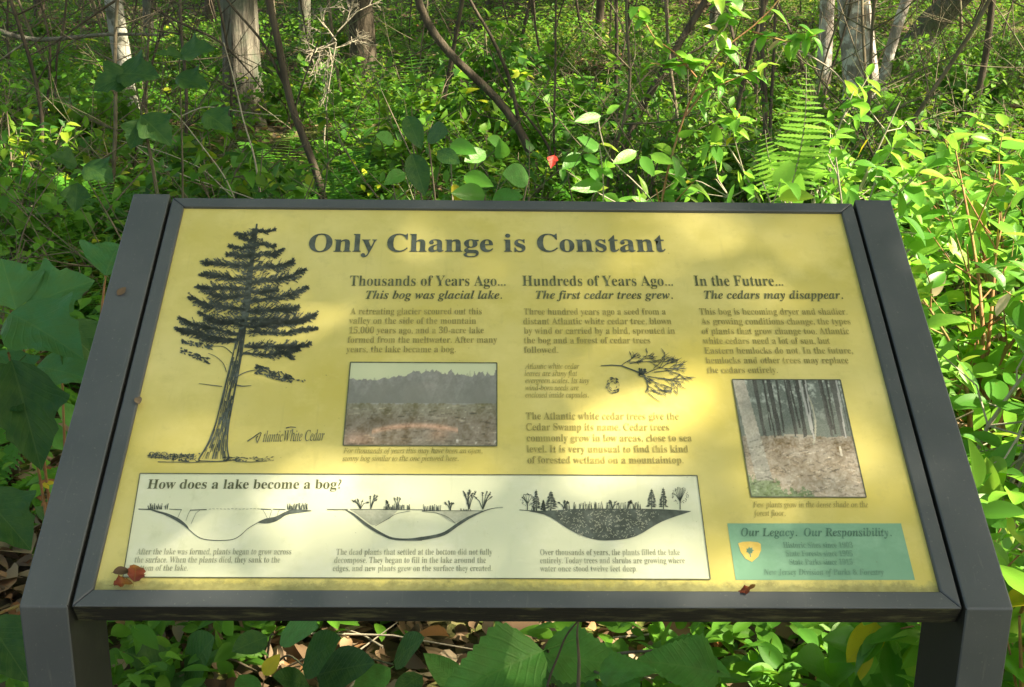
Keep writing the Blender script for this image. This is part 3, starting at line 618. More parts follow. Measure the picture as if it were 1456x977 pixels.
# third: filled with peat
ik.stroke([bq(480, 228), bq(560, 234)], 1.0)
band(bq, [(530, 233), (640, 232), (760, 222), (900, 222), (1100, 222), (1220, 226), (1325, 234)], [(530, 236), (640, 256), (700, 312), (760, 345), (850, 382), (1040, 370), (1325, 236)][:0] or [(530, 236), (632, 250), (700, 316), (850, 383), (960, 378), (1060, 366), (1160, 290), (1325, 236)])
tuft(bq, 690, 1080, 225, 36, 70); shrubk(bq, 940, 222, 46, 5); shrubk(bq, 1015, 222, 46, 6, .5); shrubk(bq, 700, 222, 46, 5, .7); tuft(bq, 530, 640, 233, 18, 14)
roundtree(bq, 520, 228, 82, 32); conifer(bq, 563, 232, 104, 22); conifer(bq, 636, 232, 98, 34); conifer(bq, 598, 232, 54, 12)
conifer(bq, 1132, 224, 100, 26); conifer(bq, 1190, 224, 106, 22); roundtree(bq, 1272, 226, 112, 40)
ik.build('cross_section_drawing'); gk.build('peat_shading', 'ink_grey', 0.0008)
pk = Ink()
for _ in range(420):
    x = 660+rnd()*520; y = 228+rnd()*145; hw_ = min(1, (x-640)/140, (1190-x)/150)
    if y < 240+130*hw_-6: pk.stroke([bq(x, y), bq(x+rnd()*14-7, y+rnd()*12-6), bq(x+rnd()*20-10, y+rnd()*16-8)], .8, .4)
pk.build('peat_flecks', 'ink_grey', 0.0014)
# badge on the green banner
bk = Ink(); bd = [(1049.5, 773), (1056, 771), (1066, 770.5), (1077, 771.5), (1081.5, 774), (1082, 783), (1078, 792), (1069, 799.5), (1060, 795), (1053, 785)]
bk.poly(bd); bg_ = bk.build('shield_badge', 'badge', 0.0008)
bk = Ink()
for a_ in np.linspace(0, 6.28, 8)[:-1]: bk.shard((1066+3*math.cos(a_), 783.5+2.6*math.sin(a_)), a_, 6, 4)
bk.stroke([(1066, 784), (1067, 793)], 1.6); bk.build('badge_tree', 'ink_faint', 0.0010)

# ---------------------------------------------------------------- leaf objects for near plants
def leaf_mesh(name, T, m):
    return mesh_from(name, T[0], T[1], m, tint=np.zeros(len(T[0])), uv=T[2], smooth=True)
T_BIG = leaf_template(ovate(.36), 26, 4, .30, .30, swept=.15, wave=.09, petiole=.35, saw=.05)
T_LOB = leaf_template(lobed, 24, 4, .24, .22, swept=.32, wave=.09, petiole=.22)
T_EL = leaf_template(ell(.26, .85), 8, 2, .32, .22, petiole=.10)
T_EL2 = leaf_template(ell(.23, .95), 8, 2, .45, .45, wave=.06, petiole=.10)
T_EL3 = leaf_template(ell(.27, .8), 8, 2, .12, .05, wave=.05, petiole=.10)
LM = {}
for k, T in (('big', T_BIG), ('lobed', T_LOB), ('ell', T_EL), ('ell2', T_EL2), ('ell3', T_EL3)):
    for mk in ('leaf_bright', 'leaf_big', 'leaf_deep', 'leaf_blue', 'leaf_yellow', 'leaf_red', 'leaf_pink'): LM[k, mk] = leaf_mesh('leaf_'+k, T, M[mk])
def put_leaf(parent, me, base, d, nrm, L, wr=1.0, name='leaf'):
    d = unit(d); y = unit(np.cross(nrm, d)); z = np.cross(d, y); b = np.asarray(base, float)-np.array(parent.location)
    o = bpy.data.objects.new(name, me); o.parent = parent
    o.matrix_local = Matrix([[d[i]*L, y[i]*L*wr, z[i]*L, b[i]] for i in range(3)]+[[0, 0, 0, 1]])
    C.objects.link(o); return o
VIEW = lambda p: unit(CAM-np.asarray(p))
def px_leaf(parent, key, b, t, Yb, Yt, wr=1.0, up=0.45, name='leaf', roll=0.0):
    """a leaf whose base and tip stand at two measured points"""
    p0, p1 = at(*b, Yb), at(*t, Yt); nrm = unit(VIEW(p0)*(1-up)+np.array([roll, 0, 1])*up)
    return put_leaf(parent, LM[key], p0, p1-p0, nrm, np.linalg.norm(p1-p0), wr, name)
def stem(parent, pts, r0, r1, m='twig', sides=6, name='stem', n=None):
    acc = ([], []); pp = smooth_path(pts, n or max(6, len(pts)*4)); tube(acc, pp-np.array(parent.location), r0, r1, sides)
    return add(name, mesh_from(name, acc[0], np.array(acc[1]), M[m], smooth=True), parent)

# ---------------------------------------------------------------- generators for shrubs
def cluster_shrub(h_, rad, nstem, ncl, g, leafL, per=6, curve=.25):
    """stems (polylines) and leaf placements of a many-stemmed shrub with leaves gathered at twig ends, base at the origin"""
    stems, lf = [], []
    for i in range(nstem):
        a = g.random()*6.28; r = rad*(.25+.75*g.random()); hh = h_*(.6+.4*g.random()); tip = np.array([math.cos(a)*r, math.sin(a)*r, hh])
        mid = tip*np.array([.35, .35, .55])+g.normal(0, .04, 3)*h_; path = smooth_path([np.zeros(3), mid, tip], 9); stems.append((path, .006*(h_/.8+.4), .002))
        for _ in range(max(1, ncl//nstem)):
            s = .35+.65*g.random(); b = path[int(s*8)]; d = unit(np.array([math.cos(a), math.sin(a), .5])*.5+g.normal(0, .55, 3)+[0, 0, .25]); l = h_*(.10+.20*g.random())
            e = b+d*l; e[2] = max(e[2], .08); stems.append((np.array([b, (b+e)/2+g.normal(0, .012, 3), e]), .0025, .0012))
            k = int(per*(.7+.6*g.random())); ph = g.random()*6.28; u1 = unit(np.cross(d, [.1, .2, 1])); u2 = np.cross(d, u1)
            for j in range(k):
                aa = ph+j*2.4; sp = u1*math.cos(aa)+u2*math.sin(aa); back = (j/k)*l*.6
                dd = unit(sp*.9+d*.45+g.normal(0, .12, 3)+[0, 0, -.08]); p_ = e-d*back
                nn = unit(np.array([0, 0, 1.])+g.normal(0, .35, 3)); lf.append((p_, dd, nn, leafL*(.6+.55*g.random())))
    return stems, lf
def near_shrub(name, label, cat, base, h_, rad, nstem, ncl, seed, leafL, keys, twig='twig', per=6, group=None, extra=None, cap=300):
    g = np.random.default_rng(seed); root = empty(name, base, label, cat, group); st, lf = cluster_shrub(h_, rad, nstem, ncl, g, leafL, per)
    acc = ([], [])
    for p_, a, b in st: tube(acc, p_, a, b, 5)
    add('stems', mesh_from('stems', acc[0], np.array(acc[1]), M[twig], smooth=True), root)
    for i, (p_, d, n_, L) in enumerate(lf[:cap]):
        k = keys[int(g.random()*len(keys))]; r_ = g.random()
        if extra and r_ < extra[1]: k = (k[0], extra[0])
        put_leaf(root, LM[k], np.array(base)+p_, d, n_, L, .9+.25*g.random())
    if len(lf) > cap:
        q = lf[cap:]; V, F, tt = leaves(T_EL[:2]+(None,), np.array([x[0] for x in q]), np.array([x[1] for x in q]), np.array([x[2] for x in q]), [x[3] for x in q])
        tag(add('foliage', mesh_from('foliage', V, F, M['leaf_bright'], tint=tt, smooth=True), root), kind='stuff')
    return root
def frond(L, n, g, arch=.5, wid=.22, T=None):
    """a fern frond along +x rising then arching: V, F, tint"""
    s = np.linspace(0, 1, n+2)[1:-1]; wd = wid*np.sin(np.pi*np.clip(s*.86+.12, 0, 1))**.8*(1.05-s*.6)
    x = L*s*(1-.10*arch*s); z = L*(.75*s-arch*.75*s*s)
    P_ = np.repeat(np.c_[x, 0*x, z], 2, axis=0); sg = np.tile([1, -1], n)
    tg = np.gradient(np.c_[x, 0*x, z], axis=0); tg = np.repeat(unit(tg), 2, axis=0)
    D = unit(np.c_[0*sg, sg, 0*sg]+tg*.28+g.normal(0, .05, (2*n, 3))+[0, 0, -.12]); Nn = unit(np.cross(tg, np.tile([0, 1, 0], (2*n, 1)))*-1); Nn[:, 2] = np.abs(Nn[:, 2])
    return P_, D, Nn, np.repeat(wd, 2)*L*1.2, np.c_[np.r_[0, x, L*(1-.1*arch)], np.zeros(n+2), np.r_[0, z, L*(.75-arch*.75)]]
T_PIN = leaf_template(lambda t: .125*(1-t)**.6*(1 if t > .02 else .6)+.002, 10, 1, .1, .10, saw=.38)
T_PIN2 = leaf_template(lambda t: .13*(1-t)**.6+.002, 4, 1, .1, .10, saw=.3)
def frond_mesh(L, n, g, arch, T, m, wid=.22):
    P_, D, Nn, W, rc = frond(L, n, g, arch, wid); V, F, tt = leaves(T, P_, D, Nn, W, np.full(2*n, g.random()*.6)+g.random(2*n)*.15)
    acc = ([], []); tube(acc, rc, .0028, .0008, 4); V2 = np.array(acc[0]); F2 = np.array(acc[1])+len(V)
    return mesh_from('frond', np.r_[V, V2], np.r_[F, F2], m, tint=np.r_[tt, np.full(len(V2), .8)], smooth=True)
g = np.random.default_rng(77)
FR = [frond_mesh(.62, 24, g, a, T_PIN, M['leaf_fern']) for a in (.35, .55, .8, 1.0)]
FRD = [frond_mesh(.55, 22, g, a, T_PIN, M['leaf_fern_dry']) for a in (.5, .9)]
FRS = [frond_mesh(.6, 18, g, a, T_PIN2, M['leaf_fern']) for a in (.4, .75, 1.0)]
def fern(base, label, cat='fern', group=None, n=8, L=1.0, set_=FR, seed=0, name='fern'):
    g = np.random.default_rng(seed); root = empty(name, base, label, cat, group); ph = g.random()*6.28
    for i in range(n):
        o = bpy.data.objects.new('frond', set_[i % len(set_)]); o.parent = root; s = L*(.75+.4*g.random())
        o.rotation_euler = (g.normal(0, .15), g.normal(-.15, .15), ph+i*6.28/n+g.normal(0, .25)); o.scale = (s, s, s); C.objects.link(o)
    return root

# ---------------------------------------------------------------- prototypes for the understorey
def copy_tree(o, parent=None):
    c = o.copy(); C.objects.link(c)
    if parent is not None: c.parent = parent
    for ch in list(o.children): copy_tree(ch, c)
    return c
def shrub_proto(seed, h_, rad, nstem, ncl, leafL, T, m='leaf_shrub', per=6, twig='twig'):
    g = np.random.default_rng(seed); st, lf = cluster_shrub(h_, rad, nstem, ncl, g, leafL, per); acc = ([], [])
    for p_, a, b in st: tube(acc, p_, a, b, 4)
    ms = mesh_from('stems', acc[0], np.array(acc[1]), M[twig], smooth=True)
    V, F, tt = leaves(T, np.array([x[0] for x in lf]), np.array([x[1] for x in lf]), np.array([x[2] for x in lf]), [x[3] for x in lf], g.random(len(lf))*.45)
    return ms, mesh_from('foliage', V, F, M[m], tint=tt, smooth=True)
SP = [shrub_proto(21, .75, .42, 9, 75, .070, T_SM), shrub_proto(22, .60, .45, 8, 70, .085, T_OV), shrub_proto(23, .95, .40, 8, 85, .060, T_SM), shrub_proto(24, .45, .40, 9, 55, .095, T_OV), shrub_proto(25, 1.15, .5, 8, 80, .075, T_SM)]
def shrub(base, k, label, group=None, s=1.0, rz=0.0, name='shrub', cat='shrub'):
    root = empty(name, base, label, cat, group); root.rotation_euler[2] = rz; root.scale = (s, s, s)
    add('stems', SP[k][0], root); tag(add('foliage', SP[k][1], root), kind='stuff'); return root

# ---------------------------------------------------------------- trees
def proj(p_):
    q = np.asarray(p_, float)-CAM; z = q@FW; return 728+FPX*(q@RT)/z, 488.5-FPX*(q@UP)/z, z
CROWNS = []
def tree(name, label, pts, rads, m, hgt=12.0, limbs=5, seed=0, sides=14, flare=0.0, ridges=0, shade_crown=4.0, group=None, lean=None, cat='tree', broken=False):
    """pts: measured points from the foot upwards; the trunk then runs on to hgt"""
    g = np.random.default_rng(seed); pts = [np.asarray(q, float) for q in pts]
    foot = pts[0].copy(); foot[2] = gz(foot[0], foot[1])-.1; pts = [foot]+pts[1:]
    d = unit(pts[-1]-pts[-2]); d = unit(d+[0, 0, 1.2]) if lean is None else unit(lean); top = pts[-1]
    nv = len(pts); 
    if not broken:
        for k in range(1, 6): pts.append(top+d*(hgt-top[2])*k/5+g.normal(0, .08, 3)*k*.5)
    path = smooth_path(pts, 44 if not broken else 20); zz = np.linspace(0, 1, len(path)); rr = np.interp(zz, np.linspace(0, 1, len(rads)), rads) if broken else rads[0]*(1-.8*zz)
    hgt0 = path[:, 2]-foot[2]; rr = rr*(1+flare*np.exp(-hgt0/.22))
    root = empty(name, foot, label, cat, group); V, F = [], []; n = len(path); rel = path-foot; tg = unit(np.gradient(rel, axis=0)); ph = g.random(6)*6.28
    for i in range(n):
        a = unit(np.cross(tg[i], [0.02, 1, .03])); c = np.cross(tg[i], a)
        for k in range(sides):
            an = 2*math.pi*k/sides; r = rr[i]*(1+.05*math.sin(3*an+ph[0]+i*.13)+.04*math.sin(5*an+ph[1]-i*.21)+(.05*math.sin(ridges*an+i*.10+ph[2]) if ridges else 0)+.03*g.normal())
            V.append(rel[i]+r*(math.cos(an)*a+math.sin(an)*c))
    for i in range(n-1):
        for k in range(sides): F.append((i*sides+k, i*sides+(k+1) % sides, (i+1)*sides+(k+1) % sides, (i+1)*sides+k))
    add('trunk', mesh_from('trunk', np.array(V), np.array(F), M[m], smooth=True), root)
    ends = []
    for k in range(limbs if not broken else 0):
        i = int(n*(.45+.5*k/max(1, limbs))); i = min(i, n-2); a = g.random()*6.28; L = shade_crown*(.5+.4*g.random()); acc = ([], [])
        e = rel[i]+np.array([math.cos(a)*L, math.sin(a)*L, L*.5]); mid = (rel[i]+e)/2+[0, 0, -.1*L]; q = smooth_path([rel[i], mid, e], 8)
        tube(acc, q, rr[i]*.5, .012, 6); ends.append(q+foot)
        for _ in range(4):
            b = q[3+int(g.random()*5)]; tube(acc, [b, b+g.normal(0, .4, 3)+[0, 0, .25]], .012, .005, 4)
        add('branch', mesh_from('branch', acc[0], np.array(acc[1]), M[m], smooth=True), root)
    if shade_crown and not broken: CROWNS.append([root, path[-12], shade_crown])
    return root

T_ = []
tr = tree('tree', 'pale smooth-barked tree with a slight bend, left of the broad grey cedar trunk', [at(198, 262, 7.6), at(186, 170, 7.6), at(181, 100, 7.6), at(166, 50, 7.6), at(157, 0, 7.6), at(152, -90, 7.6)], [.062], 'bark_pale', 11, 5, 31, shade_crown=3.4)
tr = tree('cedar_tree', 'broad grey fibrous-barked cedar trunk near the left of the undergrowth', [at(352, 262, 8.2), at(348, 190, 8.2), at(342, 90, 8.2), at(338, 0, 8.2), at(334, -120, 8.2)], [.128], 'bark_cedar', 13, 6, 32, sides=28, ridges=9, flare=.5, shade_crown=4.2)
tr = tree('tree', 'dark rough trunk standing in shade behind the thin bent sapling', [at(520, 135, 11.2), at(515, 60, 11.2), at(510, 0, 11.2), at(508, -60, 11.2)], [.125], 'bark_dark', 13, 6, 33, sides=16, ridges=7, shade_crown=4.5)
tr = tree('tree', 'lichen-spotted pale trunk, thickest of the clump at upper right', [at(1232, 158, 9.3), at(1226, 100, 9.3), at(1215, 40, 9.3), at(1212, 0, 9.3), at(1208, -80, 9.3)], [.135], 'bark_lichen', 12, 6, 34, sides=22, ridges=6, flare=.6, shade_crown=4.2)
tr = tree('tree', 'slim whitish trunk at the left of the upper right clump', [at(1172, 120, 9.9), at(1174, 60, 9.9), at(1177, 0, 9.9), at(1180, -80, 9.9)], [.065], 'bark_lichen', 11, 4, 35, sides=12, shade_crown=3.0)
tr = tree('tree', 'narrow brown trunk at the right of the upper right clump', [at(1250, 140, 9.1), at(1262, 70, 9.1), at(1275, 30, 9.1), at(1290, 0, 9.1), at(1312, -60, 9.1)], [.045], 'bark_lichen', 9, 4, 36, sides=10, shade_crown=2.4)
tr = tree('dead_tree', 'weathered grey leaning dead trunk at the top right corner', [at(1285, 62, 11.4), at(1312, 40, 11.4), at(1345, 12, 11.2), at(1392, -30, 11.0), at(1460, -90, 10.8)], [.16, .13, .11, .10, .09], 'bark_cedar', 3, 0, 37, sides=18, ridges=7, flare=.9, shade_crown=0, broken=True)
tr = tree('tree', 'slender dark trunk at the top right edge behind the sunlit shrubs', [at(1378, 165, 6.9), at(1396, 110, 6.9), at(1410, 40, 6.9), at(1412, 0, 6.9), at(1414, -60, 6.9)], [.024], 'bark_dark', 7, 4, 38, sides=8, shade_crown=2.0)
for i, (px, py, Y_, r_, lb) in enumerate(((60, 60, 14.5, .07, 'thin dark trunk deep in shade at the far left top'), (212, 60, 12.5, .055, 'dim grey trunk just right of the pale bent tree'), (300, 65, 15, .06, 'slim brown trunk behind the left edge of the cedar trunk'),
        (432, 40, 14.2, .07, 'dim trunk behind the pale dead twigs'), (850, 60, 13.5, .05, 'slim trunk far behind the middle of the sign'), (1012, 70, 12.6, .06, 'grey trunk far behind the sunlit arching shrub'), (700, 20, 17.5, .09, 'far dark trunk at the top middle'), (940, 20, 18, .1, 'far dark trunk left of the sunlit arching shrub top'), (1330, 60, 15, .08, 'far trunk behind the leaning dead trunk'))):
    b = at(px, py, Y_); tree('tree', lb, [b, b+[.03, 0, 1], b+[.0, 0, 3]], [r_], ('bark_dark', 'bark_cedar')[i % 2], 10+i % 3, 4, 50+i, sides=10, shade_crown=3.5)
# trees around the place whose crowns shade it (their trunks stand outside the picture)
DIST = ['near the shrubs', 'beyond the near shrubs', 'near the seedlings', 'beyond the left ferns', 'beyond the clearing', 'deep behind the clump', 'deep behind the cedar', 'far behind the middle', 'far beyond the left ferns', 'far beyond the clearing', 'close beside the path', 'close beside the seedlings', 'well behind the viewer', 'straight behind the viewer', 'diagonally behind the viewer', 'at the far edge of the wood', 'at the far corner of the wood', 'furthest back in the wood', 'furthest back beyond the cedar', 'off to the side', 'off to the side of the ferns', 'off beside the path']
for i, (x, y) in enumerate(((5.6, 4.2), (7.8, 8.5), (-5.4, 7.0), (-7.5, 11.5), (8.5, 14), (3.2, 19.8), (-3.6, 19.5), (1.2, 24), (-8, 18), (9.5, 20), (4.6, -.5), (-3.6, 1.2), (-5, -4.5), (1.5, -5.5), (6.5, -4.5), (11, 26), (-11, 25), (5, 30), (-5, 30), (13, 9), (-12, 5), (13, 1))):
    tree('tree', f'{("brown", "grey")[i % 2]}-barked added unseen shade tree {("right", "left")[x < 0]} of the sign, {DIST[i]}', [np.array([x, y, 0.]), np.array([x+.1, y, 2.]), np.array([x, y+.1, 4.])], [.14+.02*(i % 4)], ('bark_dark', 'bark_cedar')[i % 2], 11+i % 3, 5, 80+i, sides=12, shade_crown=5.0, group='woodland trees around the sign')

# crowns: unseen leaves added along the sun rays as a shadow mask with gaps
tf1, tf2, tf3, tf4 = cosfield(41, .9), cosfield(42, .35), cosfield(43, 2.6), cosfield(44, .16)
def shadow_at(p_, z=.75): p_ = np.asarray(p_, float); return p_[0]-SD[0]/SD[2]*(p_[2]-z), p_[1]-SD[1]/SD[2]*(p_[2]-z)
LIT = [(.62, 2.75, .4), (1.15, 3.5, .5), (.22, 2.75, .22), (2.0, 3.4, .7), (1.0, .5, .5), (.95, .75, .55), (1.2, 1.6, .7), (1.5, 2.6, .8), (.85, 2.6, .5), (.62, 1.25, .34), (2.4, 7.6, .8), (1.2, 6.6, .6), (2.9, 5.6, .8), (3.3, 9.5, 1.0), (1.9, 10.2, .8), (.6, 9.2, .8), (-.6, 10.5, .7), (-2.2, 9.0, .6), (.2, 6.8, .45), (-2.6, 13.5, 1.2), (1.5, 14, 1.4), (-.8, 6.2, .35), (-3.2, 6.5, .5)]
for px_, py_, Y_, r_ in ((960, 90, 2.55, .30), (1040, 60, 2.6, .28), (865, 170, 2.5, .18), (920, 230, 2.5, .24), (835, 265, 2.5, .2), (1140, 170, 2.7, .35), (820, 950, .6, .08), (960, 940, .7, .1), (1080, 940, 1.2, .15), (1240, 930, .75, .12), (180, 300, 3.0, .05), (690, 250, 2.1, .16), (1225, 30, 9.3, .5), (1230, 120, 9.3, .35), (172, 80, 7.6, .22), (186, 190, 7.6, .18), (345, 90, 8.2, .22), (1080, 220, 3.4, .2), (560, 190, 6.2, .5), (110, 150, 4.6, .3), (1400, 180, 4, .5), (1200, 220, 3, .4), (785, 228, 2.4, .12)):
    LIT.append((*shadow_at(at(px_, py_, Y_)), r_+.10))
def panel_pt(px, py): u_, v_ = P(px, py); return P0+np.array([u_, 0, 0])+e2*v_
# (photo pixel, radius in m, strength) of the soft sun flecks lying on the panel
FLECKS = [(*shadow_at(panel_pt(px_, py_)), r_, k_) for px_, py_, r_, k_ in ((900, 420, .05, 1.5), (870, 520, .05, 1.2), (1000, 500, .05, 1.3), (1010, 590, .06, 2.2), (960, 560, .05, 1.6), (930, 640, .05, 1.3), (1050, 690, .05, 1.2), (970, 780, .06, 2.8), (880, 770, .06, 1.8), (780, 800, .05, 1.5), (640, 720, .05, 1.6), (720, 690, .05, 1.3), (560, 800, .05, 1.3), (620, 830, .05, 1.6), (470, 720, .04, 1.0), (340, 740, .05, 1.3), (250, 600, .05, 1.2), (280, 800, .05, .9), (1180, 330, .05, 1.3), (1150, 420, .05, .9), (1240, 560, .05, 1.2), (1270, 660, .05, 1.2), (1120, 860, .06, 1.6), (400, 860, .04, 1.0), (1150, 720, .05, .9), (700, 330, .05, .5), (800, 660, .04, 1.3), (170, 690, .03, 1.5), (150, 590, .02, 1.5), (1245, 340, .03, 1.5), (560, 660, .04, .8), (1050, 780, .04, 1.3), (210, 700, .04, 1.0), (330, 610, .04, .9), (420, 600, .03, .9), (530, 700, .04, 1.2), (820, 420, .03, 1.1), (760, 460, .03, .6), (830, 590, .03, 1.2), (1110, 500, .04, .8), (300, 860, .04, 1.1), (850, 850, .05, 1.2), (1330, 700, .03, 1.2), (1300, 450, .03, .9))]
def tau(x, y):
    n = tf1(x, y)*.8+tf3(x, y)*.55+tf2(x, y)*.45
    bias = np.clip(x*.30+.30, -.25, 1.2)
    t_ = np.where(n+bias > .62, .25, 3.6)
    t_ = np.where((x < -.35) & (y < 3.4), 3.8, t_)
    onp = (x > -.95) & (x < .66) & (y > -.35) & (y < .80)
    bri = sum(k_*np.exp(-((x-a_)**2+(y-b_)**2)/(2*r_*r_)) for a_, b_, r_, k_ in FLECKS)
    t_ = np.where(onp, np.clip(3.6-1.35*bri*np.where(y < .05, .82, 1.08)-.45*tf4(x, y), 1.05, 4.3), t_)
    for lx, ly, lr in LIT: t_ = np.where(~onp & ((x-lx)**2+(y-ly)**2 < lr*lr*(1+.25*tf1(x*1.7, y*1.7))), .12, t_)
    return t_
g = np.random.default_rng(9)
nC = 330000; tx = g.uniform(-10, 11, nC); ty = g.uniform(-3, 25, nC)
infr = (np.abs(tx) < 1.2+.5*(ty+1.267)) | (g.random(nC) < .25)
A_leaf = .0115; dens = nC/(21*28.)
inp = lambda a_, b_: (a_ > -.95) & (a_ < .66) & (b_ > -.35) & (b_ < .80)
keep = infr & ~inp(tx, ty) & (g.random(nC) < tau(tx, ty)/(dens*A_leaf*.62)); tx, ty = tx[keep], ty[keep]; sz = np.full(len(tx), .20)
nP = 5400; px_ = g.uniform(-.95, .66, nP); py_ = g.uniform(-.35, .80, nP); k_ = g.random(nP) < tau(px_, py_)/4.4
px_, py_ = px_[k_], py_[k_]; tx = np.r_[tx, px_]; ty = np.r_[ty, py_]; sz = np.r_[sz, np.full(len(px_), .094)]
hh = g.uniform(5.5, 11.5, len(tx)); cl = cosfield(45, 1.7)
hh = hh+.9*np.sin(tx*1.9+ty*1.3)
PC = np.c_[tx, ty, np.full(len(tx), .75)]+SD[None]*((hh-.75)/SD[2])[:, None]
cx = np.array([c[1][:2] for c in CROWNS]); own = np.argmin((((PC[:, None, :2]-cx[None])/np.array([c[2] for c in CROWNS])[None, :, None])**2).sum(-1), axis=1)
for i, (root, cpt, cr) in enumerate(CROWNS):
    q = PC[own == i]; zz_ = sz[own == i]; n = len(q)
    ex = 500 if np.linalg.norm(cpt[:2]-[3, 5]) > 9 else 0                     # crowns away from the sun's path
    if ex: q = np.r_[q, cpt+g.normal(0, 1, (ex, 3))*[cr*.5, cr*.5, 1.1]]; n = len(q); zz_ = np.r_[zz_, np.full(ex, .2)]
    if n == 0: q = cpt+g.normal(0, .6, (60, 3)); n = 60; zz_ = np.full(60, .2)
    V, F, tt = leaves(T_TINY, q-np.array(root.location), g.normal(0, 1, (n, 3))*[1, 1, .5], g.normal(0, .6, (n, 3))+[0, 0, 1], zz_*g.uniform(.75, 1.25, n), g.random(n), 1.25)
    tag(add('shade_crown', mesh_from('shade_crown', V, F, M['leaf_shade_canopy'], tint=tt), root), kind='stuff')

# ---------------------------------------------------------------- bent saplings and stems in the undergrowth
def stems_plant(name, label, cat, base, paths, m='bark_dark', group=None, leafs=0, seed=0, keyl=('ell', 'leaf_bright'), leafL=.06, part='stem'):
    b = np.array(base, float); b[2] = gz(b[0], b[1]); root = empty(name, b, label, cat, group); g = np.random.default_rng(seed)
    for pts, r0, r1 in paths:
        pts = [np.asarray(q, float) for q in pts]; stem(root, pts, r0, r1, m, 7, part, n=18)
    for _ in range(leafs):
        pts, r0, r1 = paths[int(g.random()*len(paths))]; q = smooth_path(pts, 12)[int(4+g.random()*8)]
        put_leaf(root, LM[keyl], q, g.normal(0, 1, 3)*[1, 1, .4], g.normal(0, .4, 3)+[0, 0, 1], leafL*(.7+.5*g.random()))
    return root
def ap(Y, *pts): return [at(x, y, Y) for x, y in pts]
stems_plant('sapling', 'thin dark sapling bending right between the cedar and the dark trunk', 'sapling', at(466, 300, 4.6), [(ap(4.6, (470, 330), (460, 275), (440, 215), (415, 160), (404, 110), (395, 50), (378, -10), (368, -90)), .018, .016), (ap(4.6, (404, 120), (375, 60), (330, 10), (300, -30)), .007, .005), (ap(4.6, (417, 162), (430, 120), (452, 60)), .005, .003)], seed=1)
stems_plant('forked_shrub', 'dark forked shrub trunk leaning left behind the middle of the sign', 'shrub', at(770, 285, 5.6), [(ap(5.6, (772, 310), (765, 255), (757, 215), (733, 172), (700, 130), (655, 95), (620, 55), (596, 20), (585, -40)), .024, .020), (ap(5.6, (738, 176), (728, 120), (710, 75), (690, 35), (668, 5), (655, -40)), .011, .007), (ap(5.6, (775, 290), (790, 225), (770, 190), (735, 150), (712, 110), (695, 70)), .009, .004), (ap(5.6, (800, 290), (786, 200), (790, 110), (790, 20), (792, -40)), .007, .005), (ap(5.6, (756, 212), (720, 170), (680, 165), (645, 120)), .004, .002), (ap(5.6, (620, 60), (560, 95), (520, 100)), .004, .002)], seed=2)
stems_plant('sapling', 'dark trunk leaning right behind the sunlit arching shrub', 'sapling', at(880, 300, 5.9), [(ap(5.9, (868, 330), (885, 210), (912, 150), (940, 110), (965, 60), (1000, 10), (1030, -50)), .023, .018), (ap(5.9, (925, 130), (955, 90), (1010, 60), (1060, 10)), .008, .005)], seed=3)
stems_plant('sapling', 'clump of upright dark stems left of the tall fern frond', 'sapling', at(1088, 240, 5.3), [(ap(5.3, (1085, 260), (1087, 200), (1090, 150), (1084, 90), (1083, 40), (1086, -20)), .013, .010), (ap(5.3, (1092, 250), (1096, 150), (1100, 90), (1102, 30), (1104, -20)), .010, .007), (ap(5.3, (1090, 210), (1082, 110), (1076, 50)), .008, .005)], seed=4)
stems_plant('sapling', 'slim upright stem rising behind the forked shrub', 'sapling', at(875, 190, 7.4), [(ap(7.4, (872, 200), (876, 120), (877, 60), (876, -20)), .014, .012)], seed=5)
stems_plant('sapling', 'wiry dark stem near the upper left corner', 'sapling', at(70, 150, 6.8), [(ap(6.8, (62, 190), (70, 120), (72, 60), (52, -20)), .010, .007), (ap(6.8, (78, 160), (80, 80), (92, 30), (96, -20)), .008, .006)], seed=6)
stems_plant('sapling', 'thin stem leaning over the right arm of the sign', 'sapling', at(1240, 250, 4.2), [(ap(4.2, (1262, 270), (1220, 170), (1170, 120), (1158, 100)), .006, .003)], seed=7)
stems_plant('fallen_branch', 'bare grey branch lying across the shade at upper left', 'branch', at(70, 75, 6.6), [(ap(6.6, (-20, 38), (40, 58), (90, 55), (150, 48), (235, 50)), .017, .007), (ap(6.6, (40, 58), (15, 75), (-20, 100)), .008, .004)], m='bark_cedar', part='bough', seed=8)
stems_plant('fallen_branch', 'dark crooked branch crossing above the cedar trunk', 'branch', at(260, 40, 6.0), [(ap(6.0, (215, 10), (260, 35), (310, 55), (345, 90), (375, 130)), .008, .004), (ap(6.0, (180, -10), (120, 30), (80, 60), (40, 80)), .008, .004)], part='bough', seed=9)
stems_plant('fallen_branch', 'short weathered branch resting low in the undergrowth at upper right', 'branch', at(1140, 85, 6), [(ap(6, (1113, 62), (1150, 78), (1185, 100), (1210, 130)), .006, .004)], m='twig_pale', part='bough', seed=10)
